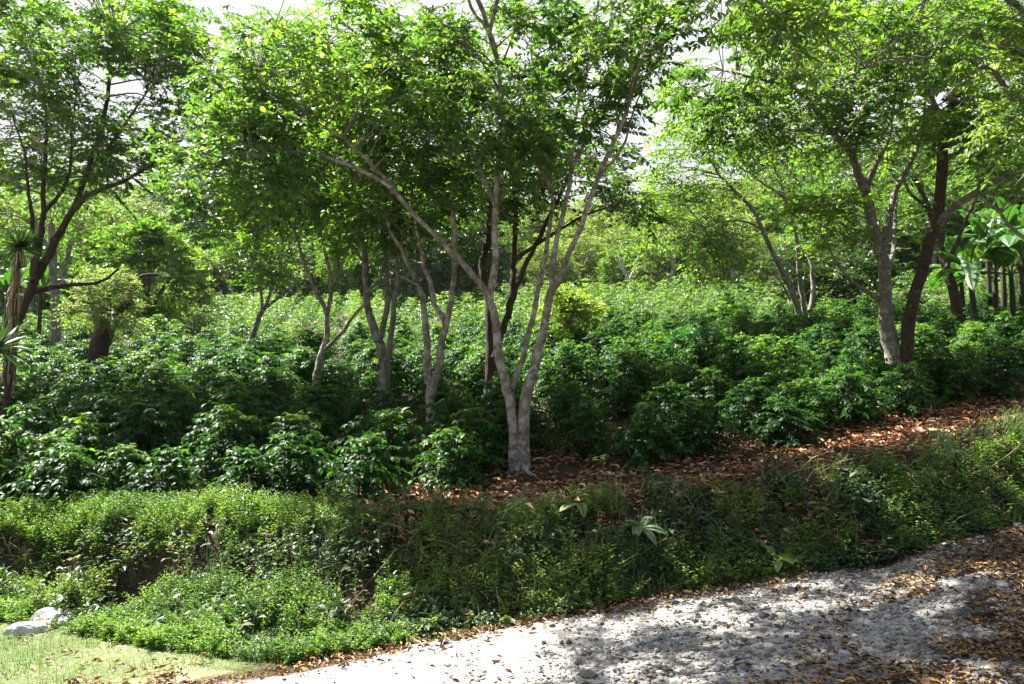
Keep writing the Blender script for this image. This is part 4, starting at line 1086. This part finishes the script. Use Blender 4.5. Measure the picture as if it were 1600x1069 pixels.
# ------------------------------------------------------------------ coffee
def coffee_variant(seed, tpl, h, R, nodes, arms, pairs, L, lod=False):
    rng = np.random.default_rng(seed)
    gs, gl = G(), G()
    stems = [np.zeros(3)] + [np.array([rng.normal(0, .09), rng.normal(0, .09), 0]) for _ in range(0 if lod else 1)]
    for si, s0 in enumerate(stems):
        hh = h * (1 if si == 0 else rng.uniform(.75, .95))
        top = s0 * 2 + np.array([rng.normal(0, .06), rng.normal(0, .06), hh])
        if not lod: tube(gs, catmull([s0 - UP * .08, (s0 + top) / 2 + rng.normal(0, .02, 3), top], 7), np.linspace(.018, .007, 7), 6)
        nn = nodes if si == 0 else nodes * 2 // 3
        for k in range(nn):
            t = .12 + .88 * k / (nn - 1)
            p0 = s0 + (top - s0) * t
            prof = np.interp(t, [0, .3, .6, .85, 1], [.75, 1.0, .9, .6, .22])
            for q in range(arms):
                a = k * 1.25 + q * 2 * PI / arms + rng.uniform(-.35, .35)
                ln = R * prof * rng.uniform(.75, 1.15); e = np.interp(t, [0, .7, 1], [.1, .45, 1.0]) + rng.normal(0, .12)
                d = np.array([math.cos(a) * math.cos(e), math.sin(a) * math.cos(e), math.sin(e)])
                npair = max(2, int(round(pairs * ln / R)))
                ts = np.linspace(.25, 1, npair); dr = rng.uniform(.3, .6)
                pp = p0 + d * (ln * ts)[:, None] - UP * (dr * ln * ts ** 2)[:, None]
                if not lod: twigs(gl, p0[None], pp[npair // 2][None], pp[-1][None], .005, .002, 1)
                tan = nrm(d - UP * (2 * dr * ts)[:, None] * .8)
                sd = nrm(np.cross(d, UP))
                tv = rng.uniform(.25, .6) + .22 * (t > .85)
                for sg in (-1, 1):
                    D = tan * .6 + sd * sg * .8 - UP * rng.uniform(-.05, .7, (npair, 1)) + rng.normal(0, .2, (npair, 3))
                    LL = L * rng.uniform(.7, 1.2, npair)
                    leaves(gl, pp, D, nrm(UP + tan * .25 + rng.normal(0, .25, (npair, 3))), LL, LL * rng.uniform(.44, .56, npair), tpl, 0,
                           np.clip(tv + rng.normal(0, .14, npair) + (.18 * (ts > .93)), 0, 1))
                leaves(gl, pp[-1:], tan[-1:] - UP * .2, UP[None], L * .8, L * .34, tpl, 0, min(1, tv + .3))
    return gs, gl


NEAR = []
for q in range(8):
    rr = np.random.default_rng(200 + q)
    gs, gl = coffee_variant(300 + q, (HI_T, HI_F), rr.uniform(.6, .8), rr.uniform(.5, .62), 9, 6, 8, .095)
    NEAR.append((gs.mesh('stem', [M_STEM], smooth=True), gl.mesh('foliage', [M_COFFEE, M_STEM], smooth=True)))
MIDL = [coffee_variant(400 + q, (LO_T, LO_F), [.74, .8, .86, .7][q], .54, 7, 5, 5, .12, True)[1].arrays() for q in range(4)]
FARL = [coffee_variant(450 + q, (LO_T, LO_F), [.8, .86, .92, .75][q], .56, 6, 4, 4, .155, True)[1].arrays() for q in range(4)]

rng = np.random.default_rng(5)
pos = []
row = 0; yy = 8.2
while yy < 64:
    wd = .70 * yy + 2.5
    for xq in np.arange(-wd, wd, .98 if yy < 17 else 1.12):
        x = xq + (row % 2) * .5 + rng.normal(0, .13); y = yy + rng.normal(0, .13)
        if y < Ry(x) + rng.uniform(-.05, .2) or y > 46 - .22 * x + 3 * vnoise(x * .12, 0 * x, 8): continue
        pos.append((x, y))
    yy += .9 if yy < 17 else 1.12; row += 1
# a front line that follows the planting's edge
for x in np.arange(-8, 11, 1.05):
    xx = x + rng.normal(0, .1)
    if abs(xx - .1) < .55: continue
    pos.append((xx, float(Ry(xx)) + rng.normal(-.05, .1)))
keep = []
for (x, y) in pos:
    if any(math.hypot(x - b[0], y - b[1]) < .42 for b in TREE_BASES): continue
    if y < 14 and any(math.hypot(x - q[0], y - q[1]) < .62 for q in keep[-400:]): continue
    keep.append((x, y))
keep = np.array(keep)
keep = keep[~((np.abs(keep[:, 0] - .1) < .5) & (keep[:, 1] < 10.3))]
zk = H(keep[:, 0], keep[:, 1])
pxs, pys, dep = project(np.stack([keep[:, 0], keep[:, 1], zk + .6], -1))
inview = (pxs > -25) & (pxs < 1625) & (dep > 1)
order = np.argsort(np.where(inview, dep, 1e6))[:300]
ind = np.zeros(len(keep), bool); ind[order] = True
print('coffee', len(keep), 'individual', ind.sum(), 'to depth', dep[order].max())
front = [i for i in order if keep[i, 1] < Ry(keep[i, 0]) + .45]
front.sort(key=lambda i: pxs[i])
ORD = ['first', 'second', 'third', 'fourth', 'fifth', 'sixth', 'seventh', 'eighth', 'ninth', 'tenth', 'eleventh', 'twelfth', 'thirteenth', 'fourteenth']
lab = {}
Lf = [i for i in front if pxs[i] < 812][::-1]; Rf = [i for i in front if pxs[i] >= 812]
for side, seq in (('left', Lf), ('right', Rf)):
    for k, i in enumerate(seq):
        lab[i] = f'coffee bush in the frontmost row, {ORD[min(k, 13)]} to the {side} of the twin stemmed tree'
for i in order:
    x, y = keep[i]; v = int(rng.integers(8)); s = rng.uniform(.8, 1.2)
    if i in lab: l = lab[i]; s = s * .5 + .42
    else: l = 'glossy dark green coffee bush inside the dense planting behind the front row'
    r = thing('coffee_bush', l, 'coffee bush', (x, y, float(zk[i])), 'coffee bushes planted on the slope', rng.uniform(0, 6.28), s)
    for nm, me in zip(('stem', 'foliage'), NEAR[v]):
        o = bpy.data.objects.new(nm, me); COL.objects.link(o); o.parent = r
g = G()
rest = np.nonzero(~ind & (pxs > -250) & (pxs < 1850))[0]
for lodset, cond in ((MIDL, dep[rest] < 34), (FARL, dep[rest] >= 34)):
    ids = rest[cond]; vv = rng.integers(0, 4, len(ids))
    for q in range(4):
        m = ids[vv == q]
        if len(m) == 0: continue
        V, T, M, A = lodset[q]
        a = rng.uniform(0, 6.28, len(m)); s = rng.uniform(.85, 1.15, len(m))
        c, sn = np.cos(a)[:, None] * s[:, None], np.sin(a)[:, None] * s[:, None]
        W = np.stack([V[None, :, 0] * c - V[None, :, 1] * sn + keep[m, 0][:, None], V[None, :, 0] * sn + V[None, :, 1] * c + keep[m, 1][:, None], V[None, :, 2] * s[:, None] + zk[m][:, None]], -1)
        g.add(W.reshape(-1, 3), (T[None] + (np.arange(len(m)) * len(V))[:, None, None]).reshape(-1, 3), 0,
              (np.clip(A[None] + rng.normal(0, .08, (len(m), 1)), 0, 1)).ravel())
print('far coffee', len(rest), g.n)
tag(g.obj('coffee_planting', [M_COFFEE_FAR_LIT]), 'far rows of coffee bushes merging into one green slope', 'coffee bushes', kind='stuff')

rng = np.random.default_rng(66)
g = G(); n = 2600
y = 38 + 90 * rng.uniform(0, 1, n) ** 1.5; x = rng.uniform(-.75, .78, n) * y
k = (fbm(x * .07, y * .07, 67) > .36) & (y > 48 - .22 * x + 3 * vnoise(x * .12, 0 * x, 8)); x, y = x[k], y[k]; n = len(x); vv = rng.integers(0, 4, n)
for q in range(4):
    m = np.nonzero(vv == q)[0]; V, T, M, A = FARL[q]
    a = rng.uniform(0, 6.28, len(m)); s = rng.uniform(1.0, 1.5, len(m)) + np.clip((y[m] - 50) / 20, 0, 1.6); c, sn = np.cos(a)[:, None] * s[:, None], np.sin(a)[:, None] * s[:, None]
    W = np.stack([V[None, :, 0] * c - V[None, :, 1] * sn + x[m][:, None], V[None, :, 0] * sn + V[None, :, 1] * c + y[m][:, None], V[None, :, 2] * s[:, None] * .9 + H(x[m], y[m])[:, None]], -1)
    g.add(W.reshape(-1, 3), (T[None] + (np.arange(len(m)) * len(V))[:, None, None]).reshape(-1, 3), 0, np.clip(A[None] + rng.normal(0, .2, (len(m), 1)), 0, 1).ravel())
tag(g.obj('hillside_scrub', [M_TREE_B]), 'dense shady scrub under the trees on the far hillside', 'scrub', kind='stuff')  # dark cool leaf colour stands in for shade on this slope

# ------------------------------------------------------------------ ferns, seedlings, rocks, sticks
def fern(label, px, py, n, L, seed, mat=M_FERN, out=(0, -.4, 0), group=None):
    rng = np.random.default_rng(seed); b = hit(px, py); b = b + np.array([0, -.05, .06])
    root = thing('fern', label, 'fern', b, group)
    for q in range(n):
        a = q * 2 * PI / n + rng.uniform(-.25, .25); e = rng.uniform(.35, 1.0)
        d = nrm(np.array([math.cos(a) * math.cos(e), math.sin(a) * math.cos(e), math.sin(e)]) + np.array(out) * .5)
        l = L * rng.uniform(.7, 1.1); ts = np.linspace(0, 1, 18); dr = rng.uniform(.4, .8)
        mid = b + d * (l * ts)[:, None] - UP * (dr * l * ts ** 2)[:, None]
        g = G(); tube(g, mid, np.linspace(.004, .0012, 18), 4, 1)
        tan = nrm(np.gradient(mid, axis=0)); sd = nrm(np.cross(tan, UP)); nm = np.cross(sd, tan)
        ll = l * .2 * np.sin(PI * np.clip(ts * .9 + .08, 0, 1)) ** .7
        for sg in (-1, 1):
            leaves(g, mid[1:], (sd * sg + tan * .35)[1:], nm[1:], ll[1:], .030 * l / .4, (HI_T, HI_F), 0, rng.uniform(.2, .8))
        g.obj('frond', [mat, M_STEM], root, b)
    return root


fern('pale grey-green fern with spreading fronds on the middle of the bank face', 1000, 838, 11, .27, 71, leaf_mat('pale_fern_frond', [(0, (.13, .21, .10)), (1, (.26, .34, .2))], .45, .35))
fern('lime green fern frond drooping at the bank crest right of the twin stems', 905, 800, 5, .3, 72, M_LIME)
fern('thin green fern lying flat in the leaf litter behind the lime fern', 955, 770, 4, .27, 73, M_LIME)
fern('low green fern at the foot of the bank by the track edge on the right', 1215, 890, 6, .27, 74, M_LIME)
fern('small upright fern near the top of the bank at the far right', 1480, 715, 6, .26, 75)


def seedling(label, px, py, n, L, h, seed, mat=M_WEED, vr=(.3, .7)):
    rng = np.random.default_rng(seed); b = hit(px, py)
    root = thing('seedling', label, 'seedling', b)
    g = G(); top = b + np.array([rng.normal(0, .02), rng.normal(0, .02), h])
    tube(g, catmull([b - UP * .03, (b + top) / 2 + rng.normal(0, .01, 3), top], 6), np.linspace(.006, .003, 6), 6)
    g.obj('stem', [M_STEM], root, b, True)
    for q in range(n):
        a = q * 2.4 + rng.uniform(-.2, .2); t = rng.uniform(.5, 1)
        p0 = b + (top - b) * t; d = np.array([math.cos(a), math.sin(a), rng.uniform(-.1, .5)])
        gl = G(); twigs(gl, p0[None], (p0 + d * L * .12)[None], (p0 + d * L * .25)[None], .003, .002, 1)
        leaves(gl, p0 + d * L * .25, d[None] - UP * .25, nrm(UP + rng.normal(0, .2, 3))[None], L, L * .55, (HI_T, HI_F), 0, rng.uniform(*vr))
        gl.obj('leaf', [mat, M_STEM], root, b, True)
    return root


seedling('broad seedling with one yellow leaf in the litter left of the twin stems', 706, 735, 5, .17, .2, 81, M_LIME)
seedling('small bright seedling in the litter close by the foot of the twin stems', 768, 738, 6, .13, .15, 82, M_LIME)
seedling('little pale seedling in the litter right of the twin stems', 942, 738, 6, .1, .2, 83, M_FERN)
seedling('round-leaved seedling at the foot of the bank above the gravel edge', 1032, 905, 5, .07, .16, 84, M_FERN)
seedling('round-leaved seedling on the bank low down at the right', 1298, 855, 5, .09, .12, 85, M_FERN)
seedling('thin bare-stemmed coffee seedling standing on the bank crest left of the litter', 526, 805, 9, .13, .42, 86, M_COFFEE)
seedling('drooping broadleaf seedling halfway up the bank below the twin stems', 860, 845, 7, .11, .14, 87, M_FERN)
seedling('lime leaved seedling among the front coffee at the right', 1335, 640, 6, .14, .3, 88, M_LIME)


def grass_clump(label, px, py, n, L, seed):
    rng = np.random.default_rng(seed); b = hit(px, py)
    g = G()
    for q in range(n):
        a = rng.uniform(0, 2 * PI); e = rng.uniform(.7, 1.3); l = L * rng.uniform(.6, 1.1)
        d = np.array([math.cos(a) * math.cos(e), math.sin(a) * math.cos(e), math.sin(e)]); ts = np.linspace(0, 1, 8)
        p0 = b + np.array([rng.normal(0, .1), rng.normal(0, .06), -.02])
        mid = p0 + d * (l * ts)[:, None] - UP * (.85 * l * ts ** 2.2)[:, None]
        s = nrm(np.cross(d, UP)); w = .017 * np.sin(PI * np.clip(ts * .85 + .15, 0, 1)) ** .6
        V = np.stack([mid - s * w[:, None] / 2, mid + s * w[:, None] / 2], 1).reshape(-1, 3)
        T = []
        for k in range(7): T += [[2 * k, 2 * k + 1, 2 * k + 3], [2 * k, 2 * k + 3, 2 * k + 2]]
        g.add(V, T, 0, rng.uniform(.3, .9))
    o = g.obj('grass_clump', [M_GRASS], None, b, True, b)
    return tag(o, label, 'grass clump')


grass_clump('clump of long arching grass blades above the white rocks', 55, 940, 46, .42, 91)
grass_clump('long bladed grass tuft at the left edge near the white rocks', 8, 945, 34, .36, 92)


def ico2():
    V = [tuple(v) for v in ICO]; Fc = [tuple(f) for f in ICF]
    for _ in range(3):
        mid = {}; nf = []
        def mp(a, b):
            k = (min(a, b), max(a, b))
            if k not in mid:
                v = nrm(np.add(V[a], V[b])); V.append(tuple(v)); mid[k] = len(V) - 1
            return mid[k]
        for a, b, c in Fc:
            x_, y_, z_ = mp(a, b), mp(b, c), mp(c, a)
            nf += [(a, x_, z_), (b, y_, x_), (c, z_, y_), (x_, y_, z_)]
        Fc = nf
    return np.array(V), np.array(Fc)


I2V, I2F = ico2()


def rock(label, px, py, s, seed, rz=0.):
    rng = np.random.default_rng(seed); b = hit(px, py)
    V = I2V.copy()
    for k in range(22):  # knock flats off the ball
        d = nrm(rng.normal(0, 1, 3)); off = rng.uniform(.62, .93); q = V @ d
        V = V - np.outer(np.maximum(0, q - off), d)
    V = V + .16 * (fbm(V[:, 0] * 3 + seed, V[:, 1] * 3 + V[:, 2] * 2.5, seed, 4) - .5)[:, None] * I2V
    V = V * np.array(s); c, sn = math.cos(rz), math.sin(rz)
    V = np.stack([V[:, 0] * c - V[:, 1] * sn, V[:, 0] * sn + V[:, 1] * c, V[:, 2]], -1) + b + UP * s[2] * .16
    g = G(); g.add(V, I2F, 0, .55)
    o = g.obj('rock', [M_ROCK], None, b, False, b)
    return tag(o, label, 'rock', 'white rocks at the bank foot')


rock('long low white rock, lowest and nearest of the pale rocks in the grass', 45, 988, (.19, .12, .085), 93, .2)
rock('largest humped white rock in the middle of the pale rocks', 74, 975, (.16, .13, .115), 94, -.3)
rock('small angular white rock at the right end of the pale rocks', 97, 976, (.085, .07, .065), 95, .5)
rock('flat grey slab of rock just behind the small angular white one', 104, 962, (.12, .07, .05), 96, .1)
rock('small grey stone behind the humped white rock', 58, 960, (.045, .045, .035), 97)


def stick(label, pts, r, seed):
    rng = np.random.default_rng(seed); W = [hit(*q) + UP * .03 for q in pts]
    g = G(); n = 12; tube(g, catmull(W, n), np.linspace(r, r * .5, n), 6, 0, .7, .08, rng)
    o = g.obj('fallen_stick', [M_TWIG], None, W[0], True, W[0])
    return tag(o, label, 'stick', 'fallen sticks in the litter')


stick('pale fallen stick lying in the litter left of the twin stems', [(675, 752), (695, 742), (722, 738)], .009, 1)
stick('thin fallen twig lying right of the twin stems', [(880, 762), (905, 752), (930, 748)], .006, 2)
stick('grey fallen twig on the litter at the far right', [(1085, 742), (1120, 722), (1140, 716)], .007, 3)

# ------------------------------------------------------------------ the hazy air
bx = bpy.data.meshes.new('haze')
x0, x1, y0, y1, z0, z1 = -150., 150., -75., 215., -8., 45.
bx.from_pydata([(x0, y0, z0), (x1, y0, z0), (x1, y1, z0), (x0, y1, z0), (x0, y0, z1), (x1, y0, z1), (x1, y1, z1), (x0, y1, z1)], [],
               [(0, 3, 2, 1), (4, 5, 6, 7), (0, 1, 5, 4), (1, 2, 6, 5), (2, 3, 7, 6), (3, 0, 4, 7)])
hm, nt, N, Lk = new_mat('pale_air')
pv_ = node(nt, 'ShaderNodeVolumePrincipled'); pv_.inputs['Density'].default_value = .00011; pv_.inputs['Color'].default_value = (.9, .95, 1, 1); pv_.inputs['Anisotropy'].default_value = .25
oo = node(nt, 'ShaderNodeOutputMaterial'); Lk.new(pv_.outputs[0], oo.inputs['Volume'])
bx.materials.append(hm)
ho = bpy.data.objects.new('haze', bx); COL.objects.link(ho)
tag(ho, 'thin pale haze in the humid air over the slope', 'haze', kind='stuff')

# ------------------------------------------------------------------ light, sky, camera
EL, AZ = math.radians(54), math.radians(-52)   # sun behind the field, to the left
w = bpy.data.worlds.new('World'); SC.world = w; w.use_nodes = True
nt = w.node_tree; nt.nodes.clear()
sky = node(nt, 'ShaderNodeTexSky', sky_type='NISHITA', sun_disc=False, sun_elevation=EL, sun_rotation=AZ)
sky.air_density = .8; sky.dust_density = 4.0; sky.ozone_density = 1.0
tc = node(nt, 'ShaderNodeTexCoord')
cl = ramp(nt, [(.25, (.7, .7, .7)), (.5, (1, 1, 1))], noise(nt, tc.outputs['Generated'], 3.0, 5))
sp = node(nt, 'ShaderNodeSeparateXYZ'); nt.links.new(tc.outputs['Generated'], sp.inputs[0])
glare = mth(nt, 'MULTIPLY', cl, ramp(nt, [(.42, (.12, .12, .12)), (.62, (1, 1, 1))], mth(nt, 'ADD', mth(nt, 'MULTIPLY', sp.outputs['Y'], .5), .5)))
col = mixc(nt, glare, sky.outputs[0], (4.3, 4.35, 4.4))
bg = node(nt, 'ShaderNodeBackground'); bg.inputs[1].default_value = .05
nt.links.new(col, bg.inputs[0])
out = node(nt, 'ShaderNodeOutputWorld'); nt.links.new(bg.outputs[0], out.inputs[0])

sd = bpy.data.lights.new('sun', 'SUN'); sd.energy = 5; sd.angle = math.radians(.53); sd.color = (1, .965, .9)
so = bpy.data.objects.new('sun', sd); COL.objects.link(so)
sv = Vector((math.sin(AZ) * math.cos(EL), math.cos(AZ) * math.cos(EL), math.sin(EL)))
so.rotation_euler = (-sv).to_track_quat('-Z', 'Y').to_euler(); so.location = (-10, 15, 30)

cd = bpy.data.cameras.new('camera'); cd.lens = 28; cd.sensor_width = 36; cd.clip_end = 1000; cd.clip_start = .05
co = bpy.data.objects.new('camera', cd); COL.objects.link(co)
co.location = (0, 0, ZC); co.rotation_euler = (PI / 2 + TH, 0, 0)
SC.camera = co
SC.view_settings.view_transform = 'Standard'; SC.view_settings.look = 'None'; SC.view_settings.exposure = 2.4; SC.view_settings.gamma = 1
SC.cycles.max_bounces = 8; SC.cycles.diffuse_bounces = 4; SC.cycles.transmission_bounces = 5; SC.cycles.glossy_bounces = 2
SC.cycles.use_denoising = True
